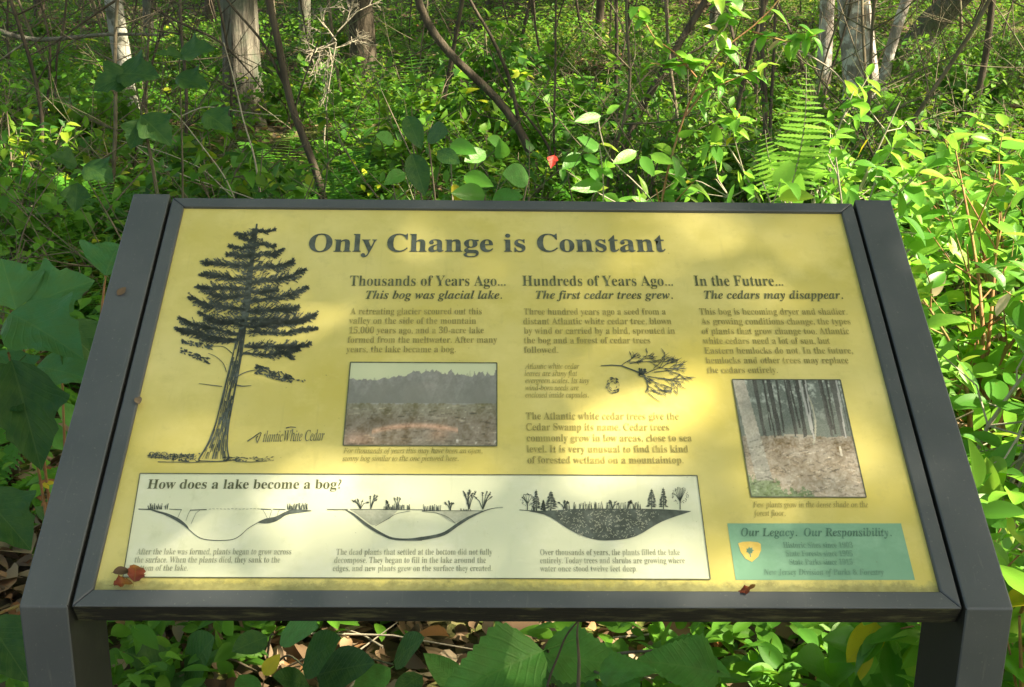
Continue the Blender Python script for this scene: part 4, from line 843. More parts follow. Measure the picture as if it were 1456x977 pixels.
# pale bare twigs
g = np.random.default_rng(12); acc = ([], [])
def twigs(acc, p_, d, l, depth, r):
    q = p_+d*l; tube(acc, [p_, (p_+q)/2+g.normal(0, .04*l, 3), q], r, r*.7, 4)
    if depth:
        for _ in range(3 if depth > 1 else 2): twigs(acc, p_+(q-p_)*(.3+.7*g.random()), unit(d+g.normal(0, .55, 3)), l*(.5+.3*g.random()), depth-1, r*.7)
b = at(455, 150, 6.2); b[2] = gz(b[0], b[1]); root = empty('dead_shrub', b, 'bare pale dead twigs hanging between the sapling and the dark trunk', 'dead shrub')
tube(acc, smooth_path([np.zeros(3), at(462, 150, 6.2)-b, at(478, 60, 6.2)-b], 8), .006, .004, 5)
for x, y, dx, dz in ((478, 50, -.6, -.7), (478, 60, -.9, -.3), (470, 80, -.3, -.9), (480, 45, .5, .5), (472, 70, .7, .25), (478, 58, -.5, .6)): twigs(acc, at(x, y, 6.2)-b, unit(np.array([dx, .1, dz])), .16, 4, .0042)
add('twigs', mesh_from('twigs', acc[0], np.array(acc[1]), M['twig_pale'], smooth=True), root)
stems_plant('arching_stems', 'long thin pale bare stems arching over the shade behind the left arm', 'bare stems', at(330, 300, 3.6), [(ap(3.6, (345, 310), (320, 250), (285, 205), (255, 165), (235, 150)), .003, .0015), (ap(3.6, (380, 290), (330, 272), (260, 250), (215, 225), (190, 205)), .0025, .0012), (ap(3.6, (330, 280), (290, 240), (230, 215), (170, 200)), .002, .001), (ap(3.6, (372, 290), (362, 220), (345, 170), (335, 120), (318, 60)), .004, .002), (ap(3.6, (258, 165), (290, 150), (350, 160), (400, 165)), .002, .001)], m='twig_pale', seed=13)

# ---------------------------------------------------------------- near plants, left: lobed leaves
def nb(px, py, Y): q = at(px, py, Y); q[2] = gz(q[0], q[1]); return q
lv = empty('maple_seedling', nb(60, 700, .95), 'seedling with broad dusky lobed leaves beside the left arm of the sign', 'seedling')
bs = np.array(lv.location)
for key, b, t, yb, yt, wr in ((('lobed', 'leaf_blue'), (23, 440), (2, 362), .62, .66, 1.0), (('lobed', 'leaf_blue'), (38, 436), (128, 390), .63, .66, .85), (('lobed', 'leaf_blue'), (14, 446), (108, 488), .60, .52, .75), (('lobed', 'leaf_deep'), (16, 512), (58, 655), .58, .48, .62), (('lobed', 'leaf_blue'), (-5, 500), (45, 560), .66, .62, .8), (('lobed', 'leaf_deep'), (150, 470), (100, 520), 1.0, 1.0, .9), (('ell3', 'leaf_big'), (120, 610), (80, 570), 1.0, 1.0, 1.0), (('ell', 'leaf_big'), (90, 640), (75, 600), 1.0, 1.0, 1.2), (('ell3', 'leaf_deep'), (75, 740), (50, 720), .9, .9, 1.2),
        (('lobed', 'leaf_deep'), (85, 462), (155, 520), .9, .88, .9), (('lobed', 'leaf_blue'), (150, 392), (170, 333), 1.0, 1.1, .9), (('lobed', 'leaf_blue'), (52, 522), (128, 530), .85, .80, .7), (('lobed', 'leaf_deep'), (20, 520), (-60, 600), .6, .5, .9), (('lobed', 'leaf_deep'), (-30, 700), (42, 770), .35, .3, .8), (('lobed', 'leaf_deep'), (-20, 880), (40, 960), .25, .2, .9), (('ell3', 'leaf_big'), (70, 690), (100, 712), .8, .8, 1.1), (('ell3', 'leaf_yellow'), (60, 688), (85, 692), .82, .82, 1.0)):
    px_leaf(lv, key, b, t, yb, yt, wr)
for q, y_ in (((23, 445), .62), ((12, 502), .58), ((85, 462), .9), ((-20, 880), .25), ((150, 392), 1.0)): stem(lv, [bs, (bs+at(*q, y_))/2+[.0, .05, .12], at(*q, y_)], .004, .002, 'twig_red')
dl = empty('maple_seedling', nb(210, 330, 2.6), 'seedling with very dark pointed leaves in the shade above the left arm', 'seedling'); bs = np.array(dl.location)
for b, t, wr in (((165, 105), (230, 100), 1.2), ((190, 105), (120, 125), 1.1), ((255, 80), (305, 60), 1.0), ((262, 82), (215, 70), .5), ((205, 170), (180, 215), 1.2), ((200, 165), (250, 205), 1.2), ((120, 235), (165, 255), 1.2), ((110, 235), (70, 215), 1.1), ((110, 260), (105, 305), 1.2), ((290, 160), (335, 185), 1.2), ((250, 110), (300, 120), 1.0)):
    px_leaf(dl, ('lobed', 'leaf_deep'), b, (b[0]+(t[0]-b[0])*.85, b[1]+(t[1]-b[1])*.85), 2.45, 2.4, wr*.72)
for q in ((190, 105), (255, 85), (205, 168), (115, 240)): stem(dl, [bs, (bs+at(*q, 2.45))/2+[.05, .0, .1], at(*q, 2.45)], .005, .002, 'twig')
# ---------------------------------------------------------------- near plants under and before the panel foot
hb = empty('hydrangea_shrub', nb(790, 1000, .95), 'low shrub with big toothed green leaves under the middle of the sign', 'shrub'); bs = np.array(hb.location)
for key, b, t, yb, yt, wr in ((('big', 'leaf_big'), (772, 925), (632, 980), .62, .50, .86), (('big', 'leaf_big'), (770, 930), (893, 940), .66, .62, .95), (('big', 'leaf_big'), (1022, 958), (925, 930), .72, .68, 1.0), (('big', 'leaf_big'), (940, 922), (1035, 950), .76, .7, .8), (('big', 'leaf_big'), (852, 958), (918, 946), .55, .5, .8),
        (('big', 'leaf_big'), (868, 965), (912, 1005), .55, .45, .8), (('big', 'leaf_big'), (790, 945), (705, 985), .78, .72, .7), (('big', 'leaf_deep'), (780, 935), (850, 985), .8, .7, .8), (('ell3', 'leaf_big'), (740, 935), (765, 915), .9, .9, .9), (('ell3', 'leaf_big'), (1000, 985), (960, 965), .9, .9, 1.0), (('ell3', 'leaf_big'), (1050, 960), (1095, 925), .9, .9, 1.0), (('ell', 'leaf_big'), (1060, 965), (1110, 975), .9, .9, 1.2), (('ell', 'leaf_big'), (660, 985), (610, 930), .95, .95, 1.0)):
    px_leaf(hb, key, b, t, yb, yt, wr, .35)
for q, y_ in (((778, 925), .62), ((1022, 955), .72), ((860, 960), .55), ((930, 925), .74)): stem(hb, [bs, (bs+at(*q, y_))/2+[0, .03, .05], at(*q, y_)], .004, .0025, 'twig')
tw = empty('bare_twig', nb(770, 1010, .5), 'thin dark crooked twig in front of the big toothed leaves', 'twig'); stem(tw, [at(770, 1010, .4), at(782, 960, .4), at(795, 930, .4), at(803, 905, .4), at(826, 878, .38)], .0022, .0012, 'bark_dark', 5)
tw = empty('bare_twig', nb(830, 1010, .6), 'curled brown twig among the big toothed leaves', 'twig'); stem(tw, [at(822, 985, .5), at(824, 940, .5), at(820, 900, .48), at(824, 872, .46)], .0035, .0012, 'twig', 5)
ul = empty('seedling', nb(380, 1020, 1.1), 'low seedling with dark green leaves under the left half of the bottom rail', 'seedling'); bs = np.array(ul.location)
for b, t, wr in (((250, 960), (180, 925), 1.3), ((262, 965), (300, 905), 1.4), ((380, 905), (330, 925), 1.3), ((400, 900), (450, 890), 1.5), ((430, 950), (480, 905), 1.3), ((300, 985), (200, 990), 1.3), ((450, 960), (530, 940), 1.3), ((440, 975), (390, 960), 1.2), ((560, 940), (600, 905), 1.2), ((555, 950), (500, 985), 1.2), ((340, 960), (370, 1000), 1.2), ((600, 960), (560, 985), 1.2)):
    px_leaf(ul, ('ell3', 'leaf_deep' if g.random() < .5 else 'leaf_big'), b, t, .95, .9, wr, .5)
px_leaf(ul, ('ell2', 'leaf_yellow'), (375, 960), (392, 935), .8, .8, 1.4, .2, 'yellow_leaf')['label'] = 'small bright yellow leaf'
for q in ((255, 962), (390, 903), (440, 955), (560, 945)): stem(ul, [bs, (bs+at(*q, .95))/2+[0, .02, .04], at(*q, .95)], .003, .0015, 'twig')
lr = empty('laurel_shrub', nb(1290, 1010, 1.0), 'smooth-leaved shrub showing between the bottom rail and the right leg', 'shrub'); bs = np.array(lr.location)
for b, t, wr in (((1232, 893), (1185, 930), 1.25), ((1250, 893), (1320, 935), 1.1), ((1235, 890), (1215, 985), .8), ((1262, 900), (1330, 905), .8), ((1300, 960), (1225, 965), 1.0), ((1240, 930), (1190, 900), .8), ((1290, 930), (1270, 985), 1.1), ((1180, 960), (1150, 930), 1.1), ((1160, 975), (1200, 945), 1.0)):
    px_leaf(lr, ('ell', 'leaf_bright'), b, t, .75, .68, wr*1.15, .4)
px_leaf(lr, ('ell2', 'leaf_yellow'), (1234, 912), (1224, 962), .66, .62, 1.0, .1, 'yellow_leaf')['label'] = 'hanging yellow leaf with brown spots'
for q in ((1232, 893), (1262, 900), (1300, 955)): stem(lr, [bs, (bs+at(*q, .75))/2+[0, .02, .05], at(*q, .75)], .004, .002, 'twig_red')

# ---------------------------------------------------------------- sunlit shrubs at the right
K = [('ell', 'leaf_bright'), ('ell2', 'leaf_bright'), ('ell3', 'leaf_bright')]
def base_at(x, y): return np.array([x, y, float(gz(x, y))])
near_shrub('azalea_shrub', 'sunlit shrub with glossy pointed leaves close beside the right arm', 'shrub', base_at(.82, .50), .74, .26, 8, 80, 61, .088, K, 'twig_red', 6, extra=('leaf_yellow', .012))
near_shrub('azalea_shrub', 'low sunlit shrub at the foot of the right leg, leaves larger than its neighbours', 'shrub', base_at(.72, .18), .52, .22, 7, 48, 62, .100, K, 'twig_red', 6)
near_shrub('azalea_shrub', 'bright leafy shrub behind the middle of the right arm', 'shrub', base_at(.98, 1.15), .88, .32, 9, 84, 63, .084, K, 'twig_pale', 6, extra=('leaf_yellow', .01))
near_shrub('azalea_shrub', 'sunlit shrub with pale leaves by the right edge, above the right arm', 'shrub', base_at(1.25, 1.9), 1.0, .38, 9, 96, 64, .088, K, 'twig_red', 6, extra=('leaf_pink', .03))
near_shrub('azalea_shrub', 'sprawling sunlit shrub just behind the top right corner of the sign', 'shrub', base_at(.92, 2.2), .92, .36, 9, 96, 65, .090, K, 'twig_pale', 6)
near_shrub('azalea_shrub', 'bright leafy shrub showing low over the top rail below the tall fern frond', 'shrub', base_at(.62, 2.75), .80, .34, 8, 70, 67, .075, K, 'twig_red', 6)
near_shrub('azalea_shrub', 'yellow-green shrub between the tall fern frond and the right arm', 'shrub', base_at(1.15, 3.5), .95, .42, 9, 84, 68, .080, K, 'twig_pale', 6, extra=('leaf_yellow', .02))
near_shrub('huckleberry_shrub', 'small light green shrub behind the top rail right of the red leaf', 'shrub', base_at(.22, 2.7), .60, .28, 7, 48, 69, .060, K, 'twig_red', 6)
near_shrub('azalea_shrub', 'airy sunlit shrub at the right edge beside the slender dark trunk', 'shrub', base_at(1.75, 2.9), 1.08, .42, 9, 90, 66, .088, K, 'twig_red', 6, extra=('leaf_pink', .02))
# arching blueberry with sunlit sprays
bb = empty('blueberry_shrub', nb(935, 300, 2.5), 'tall arching shrub with sunlit yellow-green leaves and pink berries-like curled leaves', 'shrub')
bb['label'] = 'tall arching shrub with sunlit yellow-green leaves behind the sign centre'
bs = np.array(bb.location); g = np.random.default_rng(14)
canes = [[(935, 330), (942, 270), (955, 215), (975, 160), (988, 120), (1000, 85), (1035, 60), (1075, 40), (1100, 20), (1115, -10)], [(960, 330), (900, 250), (870, 240), (850, 200), (850, 165)], [(990, 110), (960, 75), (930, 55), (905, 10)], [(1010, 80), (1040, 20), (1020, -5)], [(975, 165), (1000, 130), (1050, 110), (1090, 90)], [(965, 330), (885, 290), (858, 285), (820, 250), (800, 240)], [(1070, 45), (1120, 60), (1160, 50)],
         [(858, 330), (858, 240), (852, 205)], [(1000, 85), (960, 95), (925, 90)]]
for i, cpts in enumerate(canes):
    q = [at(x, y, 2.5+.12*(i % 3)) for x, y in cpts]
    if i in (0, 1, 5, 7): q = [bs]+q
    stem(bb, q, .0055 if i == 0 else .003, .0018, 'twig_red' if i % 2 == 0 else 'twig_pale', 6, n=24)
    qq = smooth_path(q, 26)
    for k in range(8 if i in (0, 1, 5) else 4, 26):
        for _ in range(int(g.random()*2.9)):
            if i == 0 and k < 13 and g.random() < .7: continue
            kind = 'leaf_pink' if g.random() < .05 else 'leaf_bright'
            put_leaf(bb, LM[('ell', 'ell3', 'ell2')[int(g.random()*3)], kind], qq[k], g.normal(0, 1, 3)*[1, .7, .45]+[0, 0, -.15], g.normal(0, .45, 3)+[0, -.35, 1], (.040+.028*g.random()), 1.05)
px_leaf(bb, ('lobed', 'leaf_red'), (788, 221), (784, 236), 2.4, 2.36, .6, .3, 'red_leaf')['label'] = 'curled bright red leaf'
for b, t, wr in (((855, 165), (818, 172), .9), ((862, 160), (880, 150), .9), ((850, 210), (822, 195), .9), ((905, 215), (872, 232), 1.0), ((912, 222), (930, 250), 1.1), ((925, 220), (958, 232), 1.0), ((858, 262), (812, 268), 1.0), ((852, 255), (835, 240), .9), ((825, 218), (800, 240), 1.2), ((830, 220), (852, 232), .9)):
    px_leaf(bb, ('ell3', 'leaf_bright'), b, t, 2.45, 2.4, wr*.78, .3)

# low broad-leaved shrub behind the centre of the top rail
cs = empty('broadleaf_shrub', nb(660, 330, 1.9), 'low shrub with broad hanging leaves behind the top rail, left of the red leaf', 'shrub'); bs = np.array(cs.location)
for key, b, t, wr, yy_ in ((('ell', 'leaf_deep'), (578, 165), (602, 215), 1.5, 1.9), (('ell', 'leaf_deep'), (585, 218), (608, 285), 1.5, 1.9), (('ell3', 'leaf_deep'), (608, 190), (642, 188), 2.0, 2.0), (('ell3', 'leaf_big'), (752, 252), (708, 246), 1.9, 2.0), (('ell3', 'leaf_deep'), (622, 215), (660, 235), 1.4, 2.1), (('ell', 'leaf_bright'), (640, 205), (680, 215), 1.5, 2.2), (('ell3', 'leaf_bright'), (690, 215), (655, 232), 1.5, 2.2), (('ell', 'leaf_bright'), (660, 250), (705, 262), 1.4, 2.1),
        (('ell', 'leaf_bright'), (690, 278), (640, 270), 1.5, 2.0), (('ell', 'leaf_big'), (700, 285), (745, 275), 1.5, 2.0), (('ell3', 'leaf_bright'), (715, 205), (690, 195), 1.3, 2.3), (('ell', 'leaf_big'), (575, 245), (545, 260), 1.5, 2.1), (('ell3', 'leaf_big'), (560, 200), (530, 190), 1.4, 2.4), (('ell2', 'leaf_yellow'), (645, 262), (655, 290), 1.1, 2.0), (('ell', 'leaf_big'), (715, 225), (712, 200), 1.5, 2.2)):
    px_leaf(cs, key, b, (b[0]+(t[0]-b[0])*.82, b[1]+(t[1]-b[1])*.82), yy_, yy_-.06, wr*.70, .25)
for q, y_ in (((580, 165), 1.9), ((640, 205), 2.2), ((752, 252), 2.0), ((690, 278), 2.0), ((608, 188), 2.0)): stem(cs, [bs, (bs+at(*q, y_))/2+[0, .0, .08], at(*q, y_)], .004, .002, 'twig')

# ---------------------------------------------------------------- ferns
tf = empty('fern', nb(1140, 300, 2.8), 'fern with one tall upright sunlit frond right of the upright dark stems', 'fern'); g = np.random.default_rng(15)
def tall_frond(root, b, t, Y_, n, wmax, bow=0.0):
    p0, p1 = at(*b, Y_), at(*t, Y_-.12); s = np.linspace(0, 1, n+2)[1:-1]; q = p0[None]+(p1-p0)[None]*s[:, None]+np.c_[bow*np.sin(np.pi*s), 0*s, 0*s]; ax = unit(p1-p0)
    Pq = np.repeat(q, 2, axis=0); sg = np.tile([1, -1], n); side = unit(np.cross(ax, VIEW(p0))); D = sg[:, None]*side+ax*.12+g.normal(0, .05, (2*n, 3)); Nn = np.tile(VIEW(p0)+[0, 0, .5], (2*n, 1))+g.normal(0, .12, (2*n, 3))
    W = np.repeat(wmax*np.sin(np.pi*np.clip(s*.80+.17, 0, 1))**.8*(1.08-s*.75), 2)
    for i in range(2*n):
        put_leaf(root, PINM, Pq[i], D[i], Nn[i], float(W[i]), 1.25, 'pinna')
    stem(root, [np.array(root.location), p0]+[x for x in q[::4]]+[p1], .004, .0012, 'twig_pale')
T_PL = leaf_template(lambda t: .095*(1-t)**.5*(1 if t > .02 else .6)+.003, 12, 1, .15, .12, saw=.18)
PINM = mesh_from('pinna', T_PL[0], T_PL[1], M['leaf_frond'], tint=np.full(len(T_PL[0]), .5), smooth=True)
tall_frond(tf, (1122, 275), (1146, 95), 2.75, 21, .105, .02)
tall_frond(tf, (1118, 280), (1088, 185), 2.9, 14, .08, -.02)
fl = 'green fern growing '
for i, (px, py, Y_, n, L, lb) in enumerate(((95, 200, 4.6, 8, .85, 'in shade below the bare grey branch'), (30, 250, 4.0, 8, .8, 'at the left edge above the lobed seedling'), (560, 190, 6.2, 9, .9, 'left of the forked shrub'), (500, 230, 4.4, 8, .8, 'below the dark trunk'), (640, 150, 7.5, 9, 1.0, 'behind the forked shrub'), (830, 160, 6.6, 9, 1.0, 'right of the forked shrub'),
        (1300, 190, 5.2, 9, .85, 'in front of the upper right tree clump'), (1420, 160, 5.8, 8, .85, 'at the right edge behind the airy shrub'), (1010, 170, 6.2, 9, .9, 'behind the sunlit arching shrub'), (740, 100, 9.0, 9, 1.1, 'far back at the top middle'), (1190, 215, 4.1, 8, .7, 'right of the tall frond'), (260, 210, 5.6, 9, .9, 'between the pale tree and the cedar'), (1370, 235, 3.9, 8, .75, 'above the right arm among sunlit shrubs'), (1290, 110, 8.0, 9, 1.0, 'beside the leaning dead trunk'), (400, 200, 6.0, 8, .9, 'at the right foot of the cedar'), (150, 285, 3.2, 7, .7, 'just above the left arm'), (900, 100, 8.2, 9, 1.0, 'beyond the trunk leaning right'))):
    fern(nb(px, py+25, Y_), fl+lb, n=n, L=L, seed=200+i)
for i, (px, py, Y_) in enumerate(((1020, 120, 5.4), (1045, 170, 5.0))):
    fern(nb(px, py+40, Y_), ('rusty brown fern behind the sunlit arching shrub', 'smaller rusty brown fern left of the upright dark stems')[i], n=6, L=.8-.15*i, set_=FRD, seed=240+i)

# ---------------------------------------------------------------- the mass of understorey plants, each one a plant
g = np.random.default_rng(16)
taken = [np.array(o.location)[:2] for o in scn.objects if o.parent is None and o.get('category') in ('tree', 'fern', 'shrub', 'sapling')]
pts_ = []
tries = 0
while len(pts_) < 560 and tries < 40000:
    tries += 1
    y = 1.5+21*g.random()**.8; hwid = .43*(y+1.27)+.7; x = (g.random()*2-1)*hwid
    dmin = .27+.013*y
    if y < 3.2 and -.75 < x < .7 and y < 2.2: continue
    if all((x-a)**2+(y-b)**2 > dmin**2 for a, b in pts_) and all((x-a)**2+(y-b)**2 > .18**2 for a, b in taken): pts_.append((x, y))
OPEN = ((312, 372, 205, 8.0), (155, 212, 180, 7.4), (470, 560, 80, 11), (1150, 1290, 150, 9.2), (1290, 1440, 80, 9), (580, 800, 100, 5.6), (820, 1120, 40, 6), (400, 480, 90, 5))
names = {0: 'small-leaved shrub', 1: 'broad-leaved shrub', 2: 'upright small-leaved shrub', 3: 'low broad-leaved shrub', 4: 'tall loose shrub'}
MARKS = ((180, 7.6, 'the pale bent tree'), (345, 8.2, 'the broad cedar trunk'), (515, 11.2, 'the dark rough trunk'), (450, 4.6, 'the bending sapling'), (755, 5.6, 'the forked shrub'), (930, 2.5, 'the sunlit arching shrub'), (900, 5.9, 'the trunk leaning right'), (1088, 5.3, 'the upright dark stems'), (1130, 3.2, 'the tall fern frond'),
         (1228, 9.3, 'the thickest lichened trunk'), (1320, 11.4, 'the leaning dead trunk'), (1390, 6.9, 'the slender dark trunk at the right'), (60, 6.6, 'the bare grey branch'), (470, 6.2, 'the pale dead twigs'), (700, 17.5, 'the far trunk at the top middle'), (876, 7.4, 'the slim upright stem'), (60, 14.5, 'the thin trunk at the far left'), (1012, 12.6, 'the grey trunk behind the arching shrub'), (1330, 3.0, 'the right arm of the sign'), (120, 2.6, 'the left arm of the sign'))
USED = {}
def where(x, y, what, px=None):
    px = proj([x, y, .2])[0]; d = y; k = sorted(MARKS, key=lambda m_: abs(m_[0]-px)/90+abs(m_[1]-d)/1.3)
    for a_, b_, c_ in k[:15]:
        dx, dy = px-a_, d-b_; rel = ('just ' if abs(dx) < 60 and abs(dy) < 1.5 else 'well ' if abs(dx) > 140 else '')+('left of' if dx < 0 else 'right of') if abs(dx) > 25 else ('in front of' if dy < 0 else 'behind')
        dp = '' if abs(dy) < .8 or abs(dx) <= 25 else (', nearer' if dy < 0 else ', farther back')
        l_ = f'{what} {rel} {c_}{dp}'
        if l_ not in USED: USED[l_] = 1; return l_
    a_, b_, c_ = k[0]; return f'{what} {"left of" if px < a_ else "right of"} {c_}, among its like'
for i, (x, y) in enumerate(pts_):
    r_ = g.random(); s = (.75+.45*g.random())
    ppx = proj([x, y, 0])[0]; row = 30
    for a_, b_, rw_, yt in OPEN:
        if a_ < ppx < b_ and y < yt: row = max(row, rw_)
    hrow = float(at(ppx, row, y)[2])-float(gz(x, y))
    hmax = 1.62-.045*(y+1.3)-float(gz(x, y)) if y > 5 else (.62 if y < 3 else .8)
    hmax = min(hmax, max(.12, hrow))
    if hmax < .16: continue
    if r_ < .66:
        o = fern(base_at(x, y), where(x, y, ('small green fern', 'green fern', 'full green fern')[int(s*2.4) % 3]), n=7, L=min(s*.95, hmax*1.7), set_=(FR if y < 6 else FRS), seed=300+i, group='ferns of the undergrowth')
    else:
        k = int(g.random()*5); k = k if (k != 4 or y > 7) else 1; hk = (.75, .6, .95, .45, 1.15)[k]; s = min(s, max(.2, hmax/hk))
        shrub(base_at(x, y), k, where(x, y, names[k]), group='leafy shrubs of the undergrowth', s=s, rz=g.random()*6.28)

# slim bare saplings standing all through the undergrowth
SAP = []
for k in range(5):
    g2 = np.random.default_rng(400+k); acc = ([], []); hgt = 2.6+.4*k; q = [np.zeros(3)]
    for j in range(7): q.append(q[-1]+np.array([g2.normal(.02*(k-2), .09), g2.normal(0, .09), hgt/7]))
    q = smooth_path(q, 22); tube(acc, q, .008+.0015*k, .0035, 6)
    for _ in range(26):
        i = int(2+g2.random()*18); a = g2.random()*6.28; l = .15+.55*g2.random(); d = np.array([math.cos(a), math.sin(a), .35+.6*g2.random()-.3*(k == 3)])
        e = q[i]+unit(d)*l; pth = smooth_path([q[i], (q[i]+e)/2+g2.normal(0, .05, 3), e], 6); tube(acc, pth, .004, .0015, 4)
        for _ in range(3): b_ = pth[2+int(g2.random()*3)]; tube(acc, [b_, b_+g2.normal(0, .08, 3)+[0, 0, .03]], .002, .001, 4)
    SAP.append(mesh_from('stem', acc[0], np.array(acc[1]), M[('twig', 'bark_dark', 'bark_dark', 'twig', 'bark_dark')[k]], smooth=True))
g = np.random.default_rng(19); n_ = 0
while n_ < 72:
    y = 4.6+13*g.random(); x = (g.random()*2-1)*(.40*(y+1.27)+.2); ppx = proj([x, y, 0.])[0]
    b = base_at(x, y); root = empty('sapling', b, where(x, y, ('slim brown sapling', 'thin dark sapling', 'slender sapling', 'brown twiggy sapling', 'crooked dark sapling')[n_ % 5]), 'sapling', 'slim saplings among the undergrowth')
    root.rotation_euler = (g.normal(0, .16), g.normal(0, .22), g.random()*6.28); sc_ = .75+.5*g.random(); root.scale = (sc_, sc_, sc_); add('stem', SAP[n_ % 5], root); n_ += 1

acc = ([], []); g = np.random.default_rng(20)
for _ in range(430):
    y = 2.8+9.5*g.random(); x = (g.random()*2-1)*(.42*(y+1.27)+.2); hg = g.random()**1.3*(1.35-.04*y); a = g.random()*6.28
    if y < 4.2: hg = .15+.4*g.random()
    p_ = np.array([x, y, float(gz(x, y))+hg*.5]); dd = unit(np.array([math.cos(a), math.sin(a)*.5, .2+.9*g.random()])); l = .25+.55*g.random(); q = smooth_path([p_, p_+dd*l*.5+g.normal(0, .05, 3), p_+dd*l+g.normal(0, .06, 3)], 7); tube(acc, q, .0035, .0012, 4)
    for _ in range(5): b_ = q[1+int(g.random()*5)]; e_ = b_+unit(dd+g.normal(0, .6, 3))*l*(.2+.3*g.random()); tube(acc, [b_, (b_+e_)/2+g.normal(0, .01, 3), e_], .0018, .0008, 3)
tag(add('twig_tangle', mesh_from('twig_tangle', acc[0], np.array(acc[1]), M['twig'])), 'tangle of fine bare twigs all through the undergrowth', 'twigs', kind='stuff')
# ground cover and litter
def scatter_mesh(name, n, T, m, L0, L1, zf, label, region, seed, upn=.5, mask=None, dz=.4, tl=None):
    g = np.random.default_rng(seed); x, y = region(g, n)
    if mask is not None: k = mask(x, y, g); x, y = x[k], y[k]
    n = len(x); z = gz(x, y)+zf(g, n); P_ = np.c_[x, y, z]
    V, F, tt = leaves(T, P_, g.normal(0, 1, (n, 3))*[1, 1, dz], g.normal(0, upn, (n, 3))+[0, 0, 1], g.uniform(L0, L1, n), g.random(n) if tl is None else g.random(n)*tl)
    o = add(name, mesh_from(name, V, F, M[m], tint=tt)); tag(o, label, kind='stuff'); return o
def frus(y0, y1, marg=1.0):
    def f(g, n):
        y = y0+(y1-y0)*g.random(n)**.8; x = (g.random(n)*2-1)*(.43*(y+1.27)+marg); return x, y
    return f
T_CURL = leaf_template(ell(.30, .85), 5, 1, .55, .5, petiole=.15); T_CURL2 = leaf_template(lobed, 8, 1, .4, .35, swept=.3, petiole=.2)
tag(scatter_mesh('leaf_litter', 7500, T_CURL, 'litter', .03, .075, lambda g, n: .01+.05*g.random(n)**2, 'curled brown and tan fallen leaves covering the soil under the sign', frus(-.3, 3.2, .5), 65, .7, dz=.5), cat='leaf litter')
tag(scatter_mesh('leaf_litter', 1100, T_CURL2, 'litter', .06, .10, lambda g, n: .02+.05*g.random(n)**2, 'larger lobed dry leaves among the litter near the sign', frus(-.3, 4.5, .5), 66, .5, dz=.4), cat='leaf litter')
tag(scatter_mesh('leaf_litter', 15000, T_SM, 'litter', .035, .068, lambda g, n: .004+.03*g.random(n)**2, 'dry brown fallen leaves lying on the forest floor', frus(2.6, 17), 5, .6), cat='leaf litter')
cover = cosfield(61, 2.2)
tag(scatter_mesh('ground_cover', 130000, T_SM, 'leaf_shrub', .03, .07, lambda g, n: .03+.34*g.random(n)**1.4, 'low green seedlings and herbs covering the ground', frus(1.6, 22), 6, .4, mask=lambda x, y, g: cover(x, y)+g.normal(0, .4, len(x)) > -.75, tl=.6), cat='ground cover')
tag(scatter_mesh('ground_cover', 7500, T_EL[:2]+(None,), 'leaf_shrub', .03, .07, lambda g, n: .03+.20*g.random(n), 'small seedlings among the litter under the sign', frus(.3, 1.7, .5), 7, .4, mask=lambda x, y, g: cover(x*2, y*2)+g.normal(0, .4, len(x)) > -.2, tl=.5), cat='ground cover')
acc = ([], []); g = np.random.default_rng(18)
for _ in range(520):
    y = .2+12*g.random()**1.6; x = (g.random()*2-1)*(.43*(y+1.27)+.4); a = g.random()*6.28; l = .08+.3*g.random(); z = float(gz(x, y))+.02+.05*g.random()
    tube(acc, [(x, y, z), (x+math.cos(a)*l*.5, y+math.sin(a)*l*.5, z+.03*g.random()), (x+math.cos(a)*l, y+math.sin(a)*l, z+.02*g.random())], .003, .0015, 4)
tag(add('fallen_twigs', mesh_from('fallen_twigs', acc[0], np.array(acc[1]), M['twig_pale'])), 'broken pale twigs strewn over the leaf litter', 'twigs', kind='stuff')

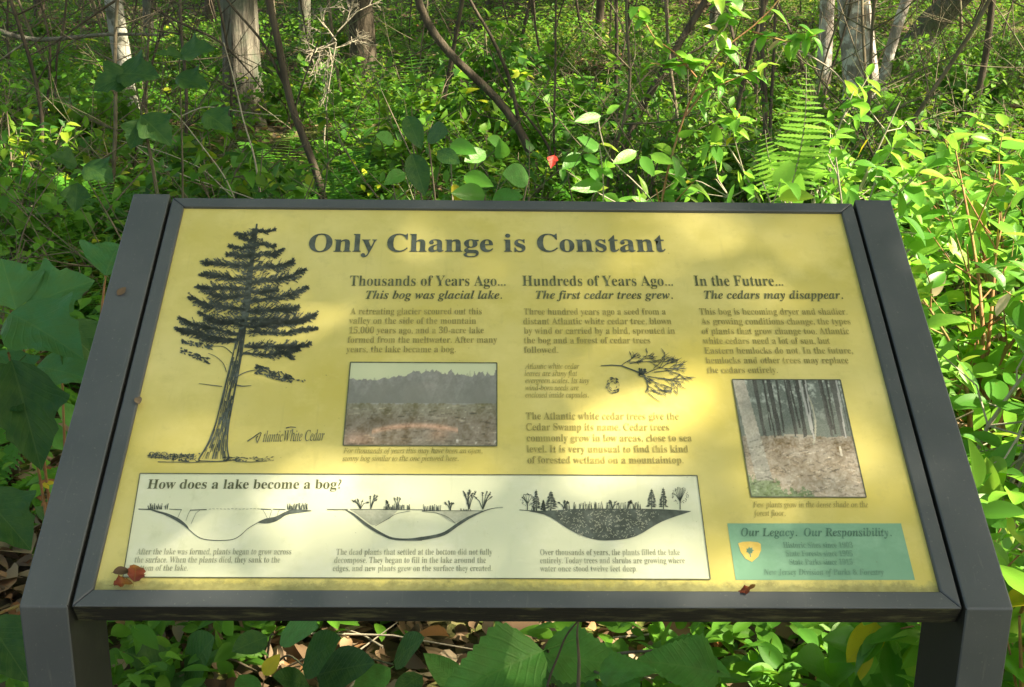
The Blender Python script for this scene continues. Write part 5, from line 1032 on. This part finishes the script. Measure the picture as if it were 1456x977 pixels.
# ---------------------------------------------------------------- small leaves lying on the sign
def on_panel(px, py, wv=0.0): u_, v_ = P(px, py); return P0+np.array([u_, 0, 0])+e2*v_+e3*wv
def resting(name, label, key, b, t, L=None, lift=.004, wr=1.0, nz=(0, 0, 0)):
    p0, p1 = on_panel(*b, lift), on_panel(*t, lift+.003); root = bpy.data.objects.new(name, LM[key]); d = unit(p1-p0); n_ = unit(e3+np.array(nz)); y = unit(np.cross(n_, d)); z = np.cross(d, y); l = np.linalg.norm(p1-p0)
    root.matrix_world = Matrix([[d[i]*l, y[i]*l*wr, z[i]*l, p0[i]] for i in range(3)]+[[0, 0, 0, 1]]); C.objects.link(root); return tag(root, label, 'leaf')
M['fallen'] = leaf_mat('fallen_red_leaf', [(0, (0.12, 0.018, 0.015)), (0.4, (0.22, 0.045, 0.02)), (0.75, (0.30, 0.14, 0.03)), (1, (0.10, 0.045, 0.02))], trans=(0.3, 0.08, 0.04), tfac=0.15, rough=0.6, veins=True, spots=0.9)
T_CR = leaf_template(ell(.30, .85), 12, 3, .7, .45, wave=.45, petiole=.25, saw=.10); T_CR2 = leaf_template(ell(.26, .9), 12, 3, .2, -.5, wave=.6, petiole=.2, saw=.12)
tn = np.linspace(0, .9, len(T_CR[0]))
LM['ell2', 'leaf_red'] = mesh_from('crisp_leaf', T_CR[0], T_CR[1], M['fallen'], tint=tn, uv=T_CR[2], smooth=True); LM['ell3', 'leaf_red'] = mesh_from('crisp_leaf2', T_CR2[0], T_CR2[1], M['fallen'], tint=tn, uv=T_CR2[2], smooth=True)
LM['ell2', 'litter'] = leaf_mesh('leaf_brown', T_EL2, M['litter']); LM['ell3', 'litter'] = leaf_mesh('leaf_brown2', T_EL3, M['litter'])
resting('fallen_leaf', 'orange-red dry leaf in the bottom left corner of the yellow panel', ('ell2', 'leaf_red'), (163, 836), (188, 831), lift=.007, wr=1.1)
resting('fallen_leaf', 'dark red curled leaf standing against the others in the bottom left corner', ('ell2', 'leaf_red'), (193, 835), (200, 807), lift=.010, wr=1.3, nz=(.6, -.4, 0))
resting('fallen_leaf', 'small brown curled leaf just above the orange one in the corner', ('ell2', 'litter'), (164, 824), (188, 820), lift=.014, wr=1.3)
resting('fallen_leaf', 'small tan leaf lying on the upper part of the left arm', ('ell3', 'litter'), (169, 426), (181, 416), lift=.008, wr=1.3)
resting('fallen_leaf', 'reddish-brown leaf tucked against the bottom rail, right of centre', ('ell3', 'leaf_red'), (1048, 845), (1073, 843), lift=.004, wr=.8)
resting('fallen_leaf', 'tiny brown leaf scrap caught at the left edge of the yellow panel', ('ell2', 'litter'), (200, 580), (196, 568), lift=.007, wr=1.4)
